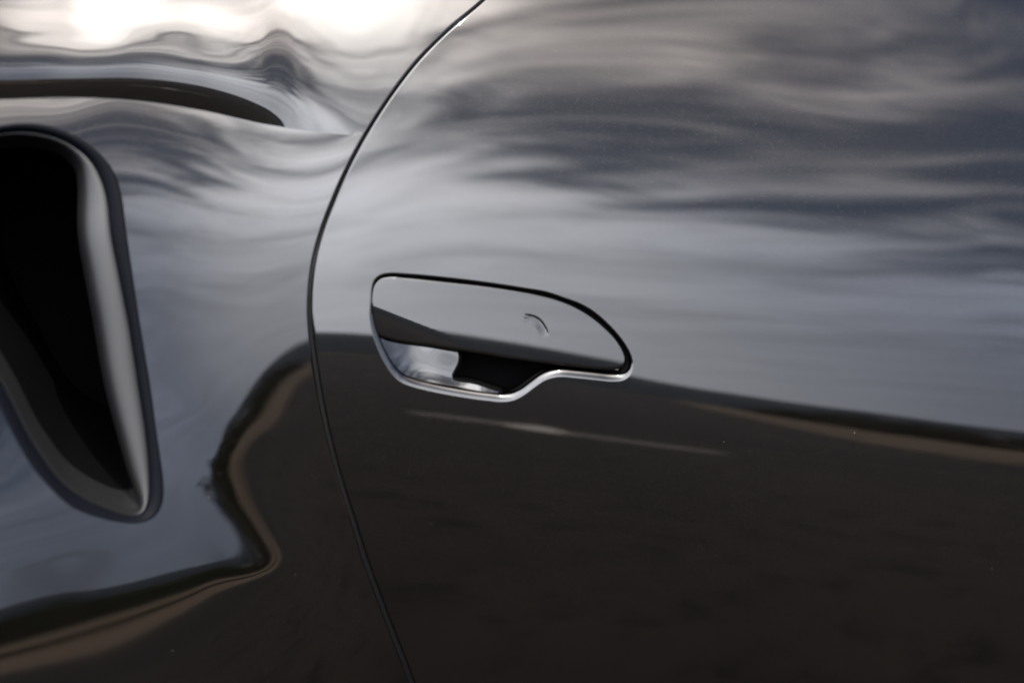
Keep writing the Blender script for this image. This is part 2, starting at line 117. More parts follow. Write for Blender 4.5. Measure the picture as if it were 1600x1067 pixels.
FEND = [[-0.56,0.38,0.016,0.016,46,50],[[-0.233986,-0.231845,-0.229672,-0.227442,-0.225135,-0.222729,-0.220204,-0.217539,-0.214713,-0.211705,-0.208492,-0.205053,-0.201366,-0.197413,-0.193175,-0.188635,-0.183783,-0.17861,-0.173115,-0.167303,-0.161188,-0.154789,-0.148131,-0.141243,-0.134154,-0.126893,-0.119489,-0.111964,-0.104341,-0.09664,-0.088878,-0.08107,-0.07323,-0.06537,-0.057503,-0.049642,-0.041799,-0.033986,-0.026213,-0.018487,-0.010813,-0.003191,0.004379,0.011901,0.019377,0.02681,0.034203,0.041561,0.04889,0.056201],[-0.225425,-0.223315,-0.22118,-0.218996,-0.216742,-0.214396,-0.211937,-0.209345,-0.206596,-0.203671,-0.200545,-0.197198,-0.193606,-0.18975,-0.185609,-0.181167,-0.17641,-0.171328,-0.16592,-0.160189,-0.154151,-0.147826,-0.141242,-0.134431,-0.127425,-0.120255,-0.112948,-0.105528,-0.098014,-0.090425,-0.082775,-0.075078,-0.067346,-0.05959,-0.051819,-0.044047,-0.036287,-0.028552,-0.020853,-0.0132,-0.005596,0.001957,0.009464,0.016928,0.024353,0.031742,0.039098,0.046424,0.053728,0.061018],[-0.216835,-0.214763,-0.21267,-0.210535,-0.208335,-0.20605,-0.203659,-0.201139,-0.198469,-0.195628,-0.19259,-0.189335,-0.18584,-0.182082,-0.178041,-0.173699,-0.169039,-0.16405,-0.158728,-0.153077,-0.147112,-0.140858,-0.134344,-0.127607,-0.120683,-0.113604,-0.106397,-0.099084,-0.091683,-0.084209,-0.076676,-0.069094,-0.061474,-0.053823,-0.046149,-0.038466,-0.030786,-0.023126,-0.0155,-0.007919,-0.000388,0.007096,0.014537,0.021942,0.029316,0.03666,0.043978,0.051273,0.058548,0.065814],[-0.208198,-0.206172,-0.204128,-0.202045,-0.199903,-0.197681,-0.195358,-0.192913,-0.190323,-0.187566,-0.184619,-0.181457,-0.178059,-0.174402,-0.170463,-0.166224,-0.161665,-0.156772,-0.151537,-0.145964,-0.140069,-0.133878,-0.127429,-0.120762,-0.113917,-0.106931,-0.099829,-0.09263,-0.085347,-0.077995,-0.070585,-0.063127,-0.055625,-0.048084,-0.04051,-0.032913,-0.02531,-0.017721,-0.010164,-0.002653,0.004804,0.012213,0.019584,0.026928,0.034249,0.04155,0.04883,0.05609,0.063335,0.070571],[-0.199501,-0.197529,-0.195539,-0.193514,-0.191434,-0.189278,-0.187025,-0.184656,-0.182147,-0.179476,-0.17662,-0.173554,-0.170255,-0.166699,-0.162866,-0.158733,-0.15428,-0.149487,-0.144341,-0.138843,-0.133012,-0.126877,-0.120483,-0.113878,-0.107112,-0.100222,-0.093234,-0.08616,-0.079008,-0.071787,-0.06451,-0.057186,-0.049814,-0.042392,-0.03492,-0.027408,-0.019876,-0.012348,-0.004852,0.00259,0.009971,0.017298,0.024592,0.03187,0.039139,0.046396,0.053636,0.06086,0.06807,0.075273],[-0.190736,-0.188824,-0.186896,-0.184934,-0.182919,-0.180832,-0.178652,-0.176359,-0.173933,-0.171349,-0.168585,-0.165615,-0.162414,-0.158961,-0.155233,-0.151211,-0.14687,-0.142182,-0.137126,-0.131702,-0.125927,-0.119838,-0.113488,-0.106939,-0.10025,-0.093465,-0.086606,-0.079674,-0.072668,-0.06559,-0.058459,-0.051286,-0.044062,-0.03677,-0.029405,-0.021974,-0.014503,-0.007025,0.000424,0.007806,0.015105,0.022338,0.029544,0.036752,0.043969,0.051183,0.058383,0.065567,0.072738,0.079903],[-0.181896,-0.180052,-0.178192,-0.176298,-0.174353,-0.172337,-0.170232,-0.168017,-0.165672,-0.163176,-0.160504,-0.157629,-0.154524,-0.15117,-0.147546,-0.143635,-0.139412,-0.134837,-0.129873,-0.12452,-0.118796,-0.112744,-0.106426,-0.09992,-0.093309,-0.086644,-0.079937,-0.073175,-0.066335,-0.05941,-0.052441,-0.045442,-0.03839,-0.031249,-0.023997,-0.016642,-0.00922,-0.00177,0.005655,0.012992,0.020206,0.027323,0.034423,0.041555,0.048724,0.055897,0.063054,0.070194,0.077322,0.084444],[-0.172978,-0.171208,-0.169423,-0.167604,-0.165733,-0.163791,-0.161761,-0.159624,-0.15736,-0.154951,-0.152369,-0.149586,-0.146573,-0.143309,-0.13978,-0.135975,-0.131877,-0.127425,-0.122551,-0.117271,-0.111592,-0.105569,-0.099272,-0.092796,-0.086264,-0.079741,-0.073222,-0.066668,-0.060023,-0.053257,-0.046465,-0.039674,-0.032827,-0.025863,-0.018734,-0.01145,-0.004065,0.003385,0.010828,0.018156,0.025279,0.032243,0.039209,0.04626,0.053392,0.060526,0.067634,0.074722,0.081802,0.088878],[-0.163981,-0.162293,-0.160589,-0.15885,-0.157058,-0.155194,-0.153239,-0.151178,-0.148993,-0.146667,-0.144175,-0.141479,-0.138549,-0.135363,-0.131911,-0.128195,-0.12422,-0.119907,-0.115109,-0.109907,-0.104275,-0.098283,-0.092005,-0.085535,-0.079091,-0.072742,-0.066453,-0.060155,-0.053752,-0.047139,-0.040547,-0.034007,-0.027406,-0.020652,-0.01366,-0.006442,0.000909,0.008391,0.01592,0.023313,0.030354,0.037094,0.04389,0.050847,0.057966,0.065056,0.072101,0.079128,0.086155,0.093184],[-0.154906,-0.153308,-0.151692,-0.15004,-0.148332,-0.146549,-0.144672,-0.142683,-0.140571,-0.138323,-0.135917,-0.133302,-0.130443,-0.127318,-0.123925,-0.120268,-0.11638,-0.112207,-0.107462,-0.102354,-0.096777,-0.090844,-0.084609,-0.078114,-0.07178,-0.06565,-0.059631,-0.053625,-0.047512,-0.041085,-0.034739,-0.028486,-0.022155,-0.015637,-0.008808,-0.001678,0.005623,0.013165,0.020876,0.028478,0.035481,0.041899,0.048484,0.055309,0.062437,0.069457,0.076419,0.08338,0.090357,0.097344],[-0.145754,-0.144254,-0.142736,-0.141179,-0.139563,-0.137867,-0.136069,-0.134151,-0.132103,-0.129919,-0.127596,-0.125046,-0.12224,-0.119162,-0.115824,-0.112238,-0.108392,-0.104249,-0.099564,-0.094505,-0.089008,-0.083186,-0.077069,-0.070539,-0.06438,-0.05852,-0.052784,-0.047059,-0.041233,-0.035177,-0.029149,-0.023162,-0.017082,-0.010795,-0.004187,0.002758,0.009985,0.017595,0.025578,0.033598,0.040692,0.046802,0.053115,0.059707,0.066729,0.073647,0.080534,0.087447,0.094387,0.101344],[-0.136531,-0.135138,-0.133725,-0.132274,-0.13076,-0.12916,-0.127449,-0.125605,-0.123612,-0.121473,-0.119219,-0.116697,-0.1139,-0.110845,-0.107559,-0.104076,-0.100315,-0.096156,-0.09149,-0.086421,-0.080965,-0.075219,-0.069266,-0.062985,-0.05708,-0.05148,-0.046011,-0.040565,-0.035049,-0.029405,-0.023727,-0.018018,-0.012192,-0.006151,0.0002,0.006905,0.013999,0.021618,0.029889,0.038588,0.045905,0.05187,0.057841,0.064103,0.070769,0.077566,0.084419,0.091316,0.098241,0.105181],[-0.127239,-0.125962,-0.124666,-0.123331,-0.121931,-0.120442,-0.118833,-0.117077,-0.115153,-0.113053,-0.110803,-0.108252,-0.105392,-0.102327,-0.099061,-0.095603,-0.09189,-0.087822,-0.083226,-0.078192,-0.07276,-0.067064,-0.061347,-0.055534,-0.049944,-0.044596,-0.03939,-0.034231,-0.02904,-0.023773,-0.018442,-0.013031,-0.007476,-0.001694,0.004398,0.010867,0.017783,0.025333,0.033829,0.043554,0.051107,0.056727,0.062352,0.068275,0.074616,0.081299,0.088123,0.095012,0.101931,0.108862],[-0.117885,-0.116733,-0.115563,-0.114355,-0.113085,-0.111722,-0.110236,-0.108591,-0.106759,-0.104718,-0.102456,-0.099886,-0.097008,-0.093937,-0.090701,-0.087276,-0.083598,-0.079528,-0.074955,-0.069916,-0.064542,-0.059011,-0.053582,-0.04818,-0.042932,-0.037873,-0.032952,-0.028094,-0.023229,-0.018309,-0.013309,-0.008198,-0.002918,0.002606,0.008458,0.014732,0.021536,0.029128,0.037855,0.047876,0.055724,0.061271,0.066477,0.072126,0.078293,0.084896,0.091689,0.098564,0.105473,0.112394],[-0.108474,-0.107455,-0.106421,-0.105351,-0.104223,-0.103004,-0.10166,-0.100149,-0.09843,-0.096465,-0.094231,-0.091667,-0.088771,-0.085702,-0.082505,-0.079107,-0.075445,-0.071346,-0.066767,-0.061689,-0.056474,-0.051241,-0.046087,-0.041016,-0.036093,-0.031343,-0.026728,-0.022185,-0.017644,-0.013047,-0.008356,-0.003532,0.001483,0.006761,0.01239,0.018484,0.025207,0.032865,0.041738,0.051484,0.059642,0.065416,0.070179,0.07565,0.08179,0.088363,0.095125,0.101973,0.108865,0.115775],[-0.099016,-0.098135,-0.097243,-0.096322,-0.095347,-0.094286,-0.093102,-0.091746,-0.090162,-0.088297,-0.08613,-0.083596,-0.080665,-0.077606,-0.074465,-0.071072,-0.06733,-0.063198,-0.058666,-0.05373,-0.048735,-0.043782,-0.038895,-0.034105,-0.029488,-0.025055,-0.020762,-0.016544,-0.012323,-0.008028,-0.003618,0.000944,0.005716,0.010769,0.016188,0.022083,0.028618,0.036115,0.044913,0.05481,0.063272,0.069253,0.073656,0.078888,0.08506,0.091664,0.098397,0.105212,0.112085,0.118989],[-0.089522,-0.088783,-0.088037,-0.087269,-0.086455,-0.085565,-0.084554,-0.083369,-0.081945,-0.080212,-0.078132,-0.075641,-0.072741,-0.069729,-0.066641,-0.063298,-0.059502,-0.055273,-0.050811,-0.046123,-0.041372,-0.036684,-0.032054,-0.027502,-0.023178,-0.019074,-0.015113,-0.011229,-0.007323,-0.003302,0.00086,0.005191,0.009754,0.014618,0.019859,0.025561,0.031845,0.039009,0.047519,0.057928,0.066685,0.07296,0.076674,0.08171,0.08805,0.094738,0.101435,0.108223,0.115092,0.122006],[-0.080008,-0.079412,-0.078813,-0.078199,-0.077551,-0.076836,-0.076011,-0.075015,-0.073774,-0.072208,-0.070252,-0.06785,-0.065024,-0.062089,-0.059045,-0.055719,-0.051924,-0.047648,-0.04331,-0.038873,-0.034359,-0.029982,-0.025632,-0.021257,-0.017236,-0.013489,-0.009859,-0.006314,-0.002719,0.001065,0.005023,0.009156,0.013554,0.018279,0.023406,0.028997,0.035155,0.042188,0.050528,0.06068,0.06925,0.075685,0.079431,0.084356,0.090685,0.097402,0.104117,0.110935,0.117844,0.124803],[-0.070498,-0.070042,-0.069587,-0.069125,-0.068638,-0.0681,-0.067467,-0.066674,-0.065638,-0.064266,-0.062474,-0.060211,-0.057409,-0.054579,-0.051608,-0.048313,-0.044562,-0.040378,-0.036197,-0.032023,-0.027692,-0.023724,-0.019739,-0.015443,-0.011776,-0.008425,-0.0051,-0.001883,0.001419,0.005003,0.008791,0.012761,0.017049,0.021688,0.026763,0.032333,0.038498,0.045587,0.053832,0.062991,0.070997,0.077192,0.081738,0.086816,0.092942,0.099594,0.106408,0.113332,0.120332,0.127371],[-0.061023,-0.060703,-0.060385,-0.060065,-0.059732,-0.059363,-0.058918,-0.058329,-0.057505,-0.05633,-0.054684,-0.052614,-0.049924,-0.047227,-0.044344,-0.041096,-0.037403,-0.033351,-0.02935,-0.025552,-0.021392,-0.017928,-0.014413,-0.01029,-0.007012,-0.004028,-0.000996,0.001964,0.005059,0.00844,0.012055,0.015916,0.020159,0.024752,0.029787,0.035341,0.041542,0.048621,0.056668,0.065269,0.072829,0.078649,0.083377,0.088645,0.09478,0.101468,0.108407,0.115466,0.122585,0.129728],[-0.051627,-0.051434,-0.051245,-0.051055,-0.050857,-0.050638,-0.050366,-0.049966,-0.049339,-0.048345,-0.046757,-0.044875,-0.042554,-0.039978,-0.037216,-0.034023,-0.030294,-0.026389,-0.022636,-0.019285,-0.01587,-0.012761,-0.009649,-0.006176,-0.003203,-0.000426,0.002358,0.005151,0.008124,0.011349,0.014822,0.018607,0.022805,0.02737,0.032381,0.037905,0.044073,0.05103,0.058843,0.067332,0.074535,0.079876,0.084382,0.089872,0.096226,0.103088,0.110191,0.117396,0.124641,0.131897],[-0.042361,-0.04229,-0.042219,-0.042144,-0.042061,-0.041964,-0.041839,-0.04159,-0.041108,-0.040267,-0.038845,-0.037192,-0.035184,-0.032642,-0.030119,-0.027036,-0.023264,-0.019508,-0.016344,-0.013509,-0.011068,-0.00837,-0.005704,-0.00286,-0.000177,0.002435,0.005054,0.007732,0.010609,0.013722,0.017098,0.020817,0.024952,0.029491,0.034489,0.039985,0.046086,0.052868,0.060401,0.068901,0.075862,0.080756,0.085122,0.090803,0.09744,0.104538,0.111819,0.119164,0.126527,0.133892],[-0.033285,-0.033334,-0.033377,-0.033407,-0.03342,-0.033417,-0.033418,-0.033275,-0.03288,-0.032155,-0.031009,-0.029591,-0.027831,-0.025568,-0.023326,-0.020031,-0.01642,-0.013203,-0.01069,-0.008515,-0.006652,-0.004635,-0.002514,-0.000135,0.002294,0.004726,0.007199,0.009786,0.012572,0.015589,0.018882,0.022529,0.026603,0.0311,0.036074,0.041568,0.047644,0.05433,0.061611,0.069357,0.075818,0.080438,0.085347,0.091445,0.098493,0.105869,0.113318,0.12078,0.128244,0.13571],[-0.024468,-0.024639,-0.024796,-0.02493,-0.025039,-0.025129,-0.025218,-0.025148,-0.024842,-0.024255,-0.023347,-0.022158,-0.020638,-0.018797,-0.016842,-0.01336,-0.010348,-0.007963,-0.006053,-0.004374,-0.00293,-0.001414,0.000431,0.002295,0.00441,0.006617,0.008918,0.011402,0.014099,0.017019,0.020217,0.023773,0.027759,0.032194,0.037125,0.042598,0.04863,0.055182,0.062102,0.068996,0.074991,0.079654,0.085099,0.091736,0.099403,0.10708,0.114662,0.122212,0.129765,0.137328],[-0.015978,-0.016279,-0.016557,-0.016798,-0.017002,-0.017173,-0.017309,-0.017322,-0.017154,-0.016749,-0.016091,-0.015154,-0.013876,-0.012395,-0.010585,-0.007806,-0.005633,-0.003945,-0.002509,-0.001175,0.000108,0.001436,0.003063,0.004647,0.006335,0.008241,0.010321,0.012687,0.015274,0.018071,0.021143,0.024577,0.028445,0.032786,0.037643,0.043049,0.048986,0.055348,0.061881,0.068103,0.073812,0.078947,0.084764,0.091801,0.100188,0.10809,0.115757,0.123391,0.131042,0.138715],[-0.007881,-0.008327,-0.008738,-0.009093,-0.00939,-0.009636,-0.009835,-0.009966,-0.009988,-0.009798,-0.009415,-0.008782,-0.007779,-0.00664,-0.005149,-0.003455,-0.001984,-0.000709,0.000386,0.001438,0.002569,0.003734,0.005085,0.006511,0.008033,0.009696,0.011521,0.013747,0.016173,0.018798,0.021705,0.024984,0.028705,0.032917,0.037664,0.042967,0.048777,0.054951,0.061196,0.067149,0.072863,0.078337,0.084588,0.091954,0.100522,0.108618,0.116459,0.124247,0.132041,0.139854],[-0.00024,-0.000855,-0.001418,-0.001902,-0.002305,-0.002638,-0.002928,-0.003214,-0.003512,-0.003577,-0.003482,-0.003184,-0.0025,-0.001672,-0.000704,0.000256,0.001148,0.001999,0.002795,0.003574,0.004494,0.005467,0.006599,0.007857,0.009289,0.010872,0.01259,0.014624,0.016827,0.019236,0.021948,0.025054,0.028605,0.032663,0.037271,0.042455,0.048146,0.054183,0.060285,0.066223,0.07211,0.077919,0.084605,0.092182,0.100502,0.108735,0.116808,0.124806,0.132784,0.140763],[0.006898,0.006078,0.00533,0.004689,0.004152,0.003699,0.003289,0.002821,0.002139,0.001774,0.001669,0.00175,0.002064,0.002529,0.00293,0.003401,0.003819,0.004243,0.004777,0.005291,0.00602,0.006809,0.007797,0.008925,0.010252,0.011747,0.013385,0.015219,0.017214,0.019422,0.021934,0.024859,0.028243,0.032139,0.03659,0.041665,0.04728,0.053223,0.059265,0.065293,0.071392,0.077663,0.084619,0.092276,0.100456,0.108744,0.116987,0.12518,0.133345,0.1415],[0.013502,0.012426,0.01145,0.010615,0.009897,0.009261,0.008663,0.007966,0.007008,0.006386,0.006099,0.005968,0.005863,0.006009,0.005856,0.005926,0.005992,0.006075,0.006419,0.006795,0.007365,0.008041,0.008891,0.009899,0.011088,0.012443,0.013949,0.015619,0.017459,0.019516,0.021868,0.024605,0.027805,0.03151,0.035787,0.040774,0.046378,0.052252,0.058271,0.064405,0.07073,0.077363,0.084534,0.092264,0.100419,0.108753,0.11712,0.125474,0.133809,0.142134],[0.01957,0.018167,0.016909,0.015848,0.0149,0.014005,0.013155,0.01217,0.01118,0.010297,0.009749,0.009386,0.008802,0.008661,0.008249,0.008029,0.007902,0.007843,0.007985,0.008239,0.008653,0.009204,0.009916,0.010791,0.011837,0.013047,0.014414,0.015947,0.017664,0.019609,0.021846,0.024449,0.027486,0.031008,0.035104,0.04,0.045605,0.051381,0.057367,0.063593,0.070115,0.077008,0.084361,0.092189,0.100401,0.108803,0.117274,0.125764,0.134253,0.142737],[0.025137,0.02331,0.021695,0.020401,0.01919,0.017965,0.016886,0.015542,0.014488,0.013369,0.012522,0.011975,0.011258,0.010839,0.010363,0.009981,0.009699,0.009521,0.0095,0.009619,0.009889,0.010309,0.010887,0.011629,0.012537,0.013612,0.014854,0.016274,0.017894,0.019755,0.021912,0.024429,0.027369,0.030797,0.034808,0.039568,0.044982,0.050635,0.056586,0.062888,0.069566,0.076654,0.084161,0.092099,0.100424,0.108916,0.117487,0.126101,0.134732,0.143367],[0.030287,0.027902,0.025809,0.024308,0.022827,0.02115,0.019872,0.018241,0.017019,0.015905,0.014954,0.014223,0.01348,0.012871,0.012297,0.011798,0.011394,0.011102,0.01095,0.010939,0.011079,0.011371,0.011823,0.012438,0.013222,0.014178,0.015312,0.016639,0.018183,0.019983,0.022089,0.024556,0.027446,0.030827,0.034777,0.03937,0.044528,0.050053,0.055976,0.06234,0.069139,0.076371,0.08401,0.092059,0.100507,0.109099,0.117777,0.126517,0.135289,0.144073],[0.035152,0.032078,0.0293,0.027554,0.025866,0.023886,0.022393,0.020811,0.019471,0.018294,0.017258,0.016367,0.015537,0.014793,0.014113,0.01351,0.013001,0.012604,0.012337,0.01221,0.01223,0.012405,0.01274,0.013241,0.013914,0.014768,0.015812,0.017064,0.01855,0.020307,0.022379,0.024818,0.027681,0.031025,0.034908,0.03936,0.044338,0.04976,0.055643,0.062023,0.068891,0.076224,0.083983,0.092145,0.100661,0.109358,0.118164,0.127042,0.135961,0.144896],[0.039827,0.036166,0.032738,0.030554,0.028652,0.026681,0.024977,0.023359,0.021913,0.020625,0.019473,0.018443,0.017499,0.016637,0.015851,0.015148,0.014541,0.014045,0.013674,0.013441,0.013355,0.013423,0.013653,0.014052,0.01463,0.015397,0.016367,0.01756,0.019002,0.020728,0.022779,0.025201,0.028045,0.031359,0.035182,0.039535,0.044402,0.049753,0.055597,0.06196,0.06885,0.076247,0.0841,0.092356,0.100945,0.109747,0.118684,0.127707,0.136778,0.145869],[0.043963,0.040234,0.036624,0.033897,0.03162,0.029518,0.027632,0.0259,0.024332,0.022916,0.021635,0.020472,0.019406,0.018429,0.017537,0.016736,0.016033,0.015443,0.014978,0.014648,0.014464,0.014437,0.014573,0.014885,0.015381,0.016076,0.016985,0.01813,0.019538,0.021242,0.023279,0.025691,0.028521,0.03181,0.03559,0.039879,0.044676,0.049978,0.055792,0.062134,0.069019,0.076447,0.084371,0.092712,0.101387,0.110299,0.119368,0.128539,0.137767,0.147018],[0.04728,0.043662,0.040178,0.037205,0.034648,0.03236,0.030301,0.028427,0.026723,0.025172,0.023758,0.022464,0.021277,0.020186,0.019189,0.01829,0.017495,0.016815,0.01626,0.015842,0.01557,0.015457,0.015511,0.015746,0.016172,0.016806,0.017666,0.018773,0.020155,0.021842,0.02387,0.026276,0.029097,0.032369,0.03612,0.040369,0.045125,0.050395,0.056187,0.062516,0.069394,0.076829,0.084803,0.093222,0.101994,0.111023,0.120229,0.129552,0.138942,0.148362],[0.050152,0.046687,0.04334,0.040303,0.03759,0.035147,0.032935,0.03092,0.029079,0.027394,0.025849,0.024429,0.023122,0.02192,0.020821,0.019826,0.01894,0.018173,0.017534,0.017033,0.016682,0.016492,0.016473,0.016641,0.017007,0.01759,0.018408,0.019485,0.020846,0.022521,0.024543,0.026946,0.029762,0.033025,0.036759,0.040985,0.045719,0.05097,0.056751,0.063073,0.069948,0.077385,0.085388,0.093879,0.10276,0.111915,0.121266,0.130747,0.140308,0.149906],[0.052763,0.049436,0.046203,0.043171,0.040384,0.037834,0.035499,0.033357,0.03139,0.029579,0.027909,0.026369,0.024948,0.023639,0.02244,0.021351,0.020378,0.019528,0.018809,0.018231,0.017807,0.017547,0.017464,0.017572,0.017887,0.018426,0.01921,0.020262,0.021606,0.023272,0.02529,0.027691,0.030507,0.033765,0.037492,0.041708,0.04643,0.051674,0.057452,0.063777,0.070658,0.078105,0.086119,0.094669,0.103667,0.112958,0.122462,0.132113,0.141857,0.151648],[0.055204,0.05199,0.048845,0.045842,0.043024,0.040403,0.037975,0.035728,0.033648,0.031722,0.029939,0.028287,0.026758,0.025347,0.024052,0.022873,0.021816,0.020886,0.020091,0.019442,0.01895,0.018626,0.018485,0.018541,0.018811,0.019312,0.020067,0.021097,0.022427,0.024086,0.026102,0.028503,0.03132,0.034579,0.038304,0.042518,0.047239,0.052483,0.058265,0.064596,0.071489,0.078949,0.086979,0.095571,0.104668,0.114117,0.123792,0.133625,0.143572,0.153576],[0.05753,0.054401,0.051325,0.048353,0.045525,0.042859,0.04036,0.038026,0.03585,0.033823,0.031936,0.030181,0.028553,0.027046,0.02566,0.024396,0.023258,0.022252,0.021386,0.020669,0.020114,0.019732,0.019538,0.019547,0.019776,0.020245,0.020973,0.021984,0.023302,0.024955,0.026969,0.029373,0.032192,0.035454,0.039183,0.043401,0.048125,0.053375,0.059164,0.065507,0.072414,0.079893,0.087947,0.096573,0.105739,0.11536,0.125215,0.13525,0.145425,0.155673],[0.059775,0.05671,0.053684,0.05074,0.047909,0.045212,0.04266,0.040256,0.037998,0.035882,0.033903,0.032055,0.030335,0.028739,0.027268,0.025923,0.024708,0.023629,0.022695,0.021915,0.021301,0.020865,0.020622,0.020588,0.02078,0.021218,0.021923,0.022917,0.024225,0.025872,0.027885,0.03029,0.033114,0.036382,0.040117,0.044341,0.049073,0.054331,0.060132,0.066487,0.073408,0.080905,0.088982,0.097636,0.106855,0.116614,0.126662,0.136939,0.147392,0.157925],[0.061964,0.058944,0.055956,0.053032,0.0502,0.04748,0.044886,0.042424,0.040096,0.037903,0.035842,0.03391,0.032105,0.030427,0.028875,0.027454,0.026166,0.025019,0.02402,0.02318,0.02251,0.022023,0.021734,0.02166,0.021818,0.022228,0.02291,0.023888,0.025186,0.026828,0.028839,0.031247,0.034076,0.03735,0.041093,0.045326,0.050068,0.055338,0.061151,0.06752,0.074457,0.081971,0.090067,0.098748,0.108013,0.117841,0.128083,0.138666,0.149461,0.160322],[0.064117,0.061129,0.058166,0.055255,0.05242,0.049681,0.047051,0.044539,0.042152,0.03989,0.037756,0.035747,0.033865,0.03211,0.030484,0.02899,0.027633,0.02642,0.02536,0.024462,0.023739,0.023204,0.022872,0.022759,0.022885,0.023268,0.023929,0.024892,0.026179,0.027815,0.029825,0.032235,0.035068,0.038349,0.042101,0.046344,0.051099,0.056383,0.062211,0.068596,0.07555,0.083081,0.091196,0.099896,0.109182,0.119048,0.12947,0.140435,0.15165,0.162863],[0.066248,0.063281,0.060334,0.05743,0.05459,0.051831,0.04917,0.046615,0.044174,0.041851,0.03965,0.037572,0.035618,0.033792,0.032095,0.030532,0.029109,0.027833,0.026713,0.02576,0.024985,0.024404,0.02403,0.023881,0.023975,0.024331,0.024972,0.025919,0.027195,0.028826,0.030834,0.033245,0.036083,0.039371,0.043132,0.047387,0.052156,0.057455,0.063301,0.069706,0.076682,0.084238,0.09238,0.10111,0.110432,0.120351,0.130926,0.142317,0.154003,0.165526],[0.068371,0.065415,0.062476,0.059574,0.056725,0.053949,0.051257,0.048662,0.046172,0.043794,0.041531,0.039387,0.037366,0.035472,0.033707,0.032078,0.030591,0.029254,0.028076,0.027069,0.026245,0.025617,0.025203,0.025018,0.025081,0.025412,0.026032,0.026963,0.028228,0.029852,0.031858,0.03427,0.037112,0.040407,0.044178,0.048446,0.053229,0.058545,0.064412,0.070841,0.077847,0.08544,0.093629,0.102426,0.111846,0.121924,0.132744,0.144496,0.156494,0.168207],[0.070491,0.067542,0.064608,0.061703,0.058845,0.056049,0.053328,0.050695,0.048159,0.045726,0.043405,0.041198,0.039112,0.037151,0.03532,0.033626,0.032077,0.030679,0.029445,0.028384,0.027511,0.026838,0.026383,0.026163,0.026195,0.026501,0.0271,0.028015,0.029269,0.030886,0.032889,0.035302,0.038148,0.04145,0.045231,0.049511,0.054309,0.059645,0.065534,0.071991,0.079033,0.086672,0.094926,0.103818,0.113383,0.123677,0.134775,0.146691,0.158824,0.170734]]]
DISH = [[-0.16,0.68,0.02,0.02,14,10],[[-0.012045,-0.003251,0.005617,0.014954,0.025415,0.036733,0.047842,0.058117,0.068022,0.077933],[-0.0176,-0.00901,-0.000913,0.007029,0.016508,0.02763,0.039014,0.049267,0.059301,0.069446],[-0.02283,-0.01398,-0.006474,-0.000789,0.006866,0.017159,0.029676,0.040212,0.050759,0.061409],[-0.027822,-0.017651,-0.009414,-0.006842,-0.003178,0.001049,0.018103,0.031169,0.043234,0.054694],[-0.033406,-0.020882,-0.008073,-0.003502,0.007889,0.01349,0.014564,0.026692,0.039135,0.050671],[-0.040491,-0.028251,-0.013208,0.004468,0.013377,0.018527,0.020361,0.029709,0.039866,0.049871],[-0.045111,-0.036111,-0.026309,0.00361,0.01305,0.012998,0.02899,0.035621,0.042627,0.050586],[-0.040304,-0.028979,-0.014347,0.008375,0.011537,0.015542,0.028582,0.035924,0.042819,0.050249],[-0.030822,-0.018742,-0.005986,-8.7e-05,0.011167,0.014129,0.022725,0.032036,0.040355,0.048316],[-0.021646,-0.010102,0.00119,0.005721,0.007839,0.012455,0.020271,0.029095,0.037607,0.045779],[-0.015902,-0.006542,0.001662,0.006107,0.009373,0.013809,0.019971,0.027501,0.035431,0.043364],[-0.013233,-0.005943,0.000112,0.004033,0.00805,0.013516,0.019443,0.026291,0.033681,0.041258],[-0.012347,-0.006355,-0.001267,0.00275,0.00704,0.01248,0.018461,0.025058,0.032123,0.039413],[-0.012236,-0.006961,-0.002316,0.001799,0.006212,0.011475,0.017364,0.023793,0.030643,0.037729]]]
CREASE = {"xs":[-0.42769,-0.3767,-0.33316,-0.28434,-0.23446,-0.18568,-0.1605,-0.1306,-0.09129,-0.04106],"zs":[0.95073,0.95154,0.95283,0.95047,0.94293,0.93189,0.92793,0.92435,0.9221,0.92069],"g":[0.68,0.68,0.68,0.67,0.6,0.42,0.25,0.12,0.03,0.0],"w":[0.046,0.046,0.048,0.052,0.054,0.052,0.05,0.048,0.048,0.048]}
DOOR_EDGE = [[0.14858,1.11816],[0.10482,1.09987],[0.06227,1.07689],[0.02716,1.05295],[-0.00291,1.02775],[-0.03367,1.00425],[-0.05951,0.98106],[-0.08392,0.95336],[-0.10463,0.92512],[-0.12125,0.89821],[-0.13398,0.87293],[-0.14396,0.84972],[-0.15077,0.82807],[-0.15456,0.80634],[-0.15576,0.78694],[-0.15497,0.7673],[-0.15272,0.74485],[-0.14907,0.71706],[-0.14341,0.68622],[-0.13604,0.65473],[-0.12691,0.62239],[-0.11596,0.58362],[-0.10356,0.54639],[-0.09011,0.50774],[-0.0778,0.47258],[-0.06381,0.43221],[-0.04922,0.39202],[-0.03777,0.36058]]
FENDER_EDGE = [[0.14738,1.12249],[0.10352,1.10405],[0.06031,1.08063],[0.02468,1.05627],[-0.00551,1.03094],[-0.03645,1.00754],[-0.06284,0.98413],[-0.08779,0.95621],[-0.10896,0.92779],[-0.12603,0.90066],[-0.13916,0.87515],[-0.14947,0.85162],[-0.15663,0.8294],[-0.16071,0.80706],[-0.16213,0.78704],[-0.16147,0.76691],[-0.15936,0.74418],[-0.15583,0.71614],[-0.1502,0.68501],[-0.14287,0.65322],[-0.13379,0.62073],[-0.12296,0.58185],[-0.11061,0.54436],[-0.09728,0.50563],[-0.08508,0.4704],[-0.07119,0.43001],[-0.05659,0.38947],[-0.04568,0.35909]]
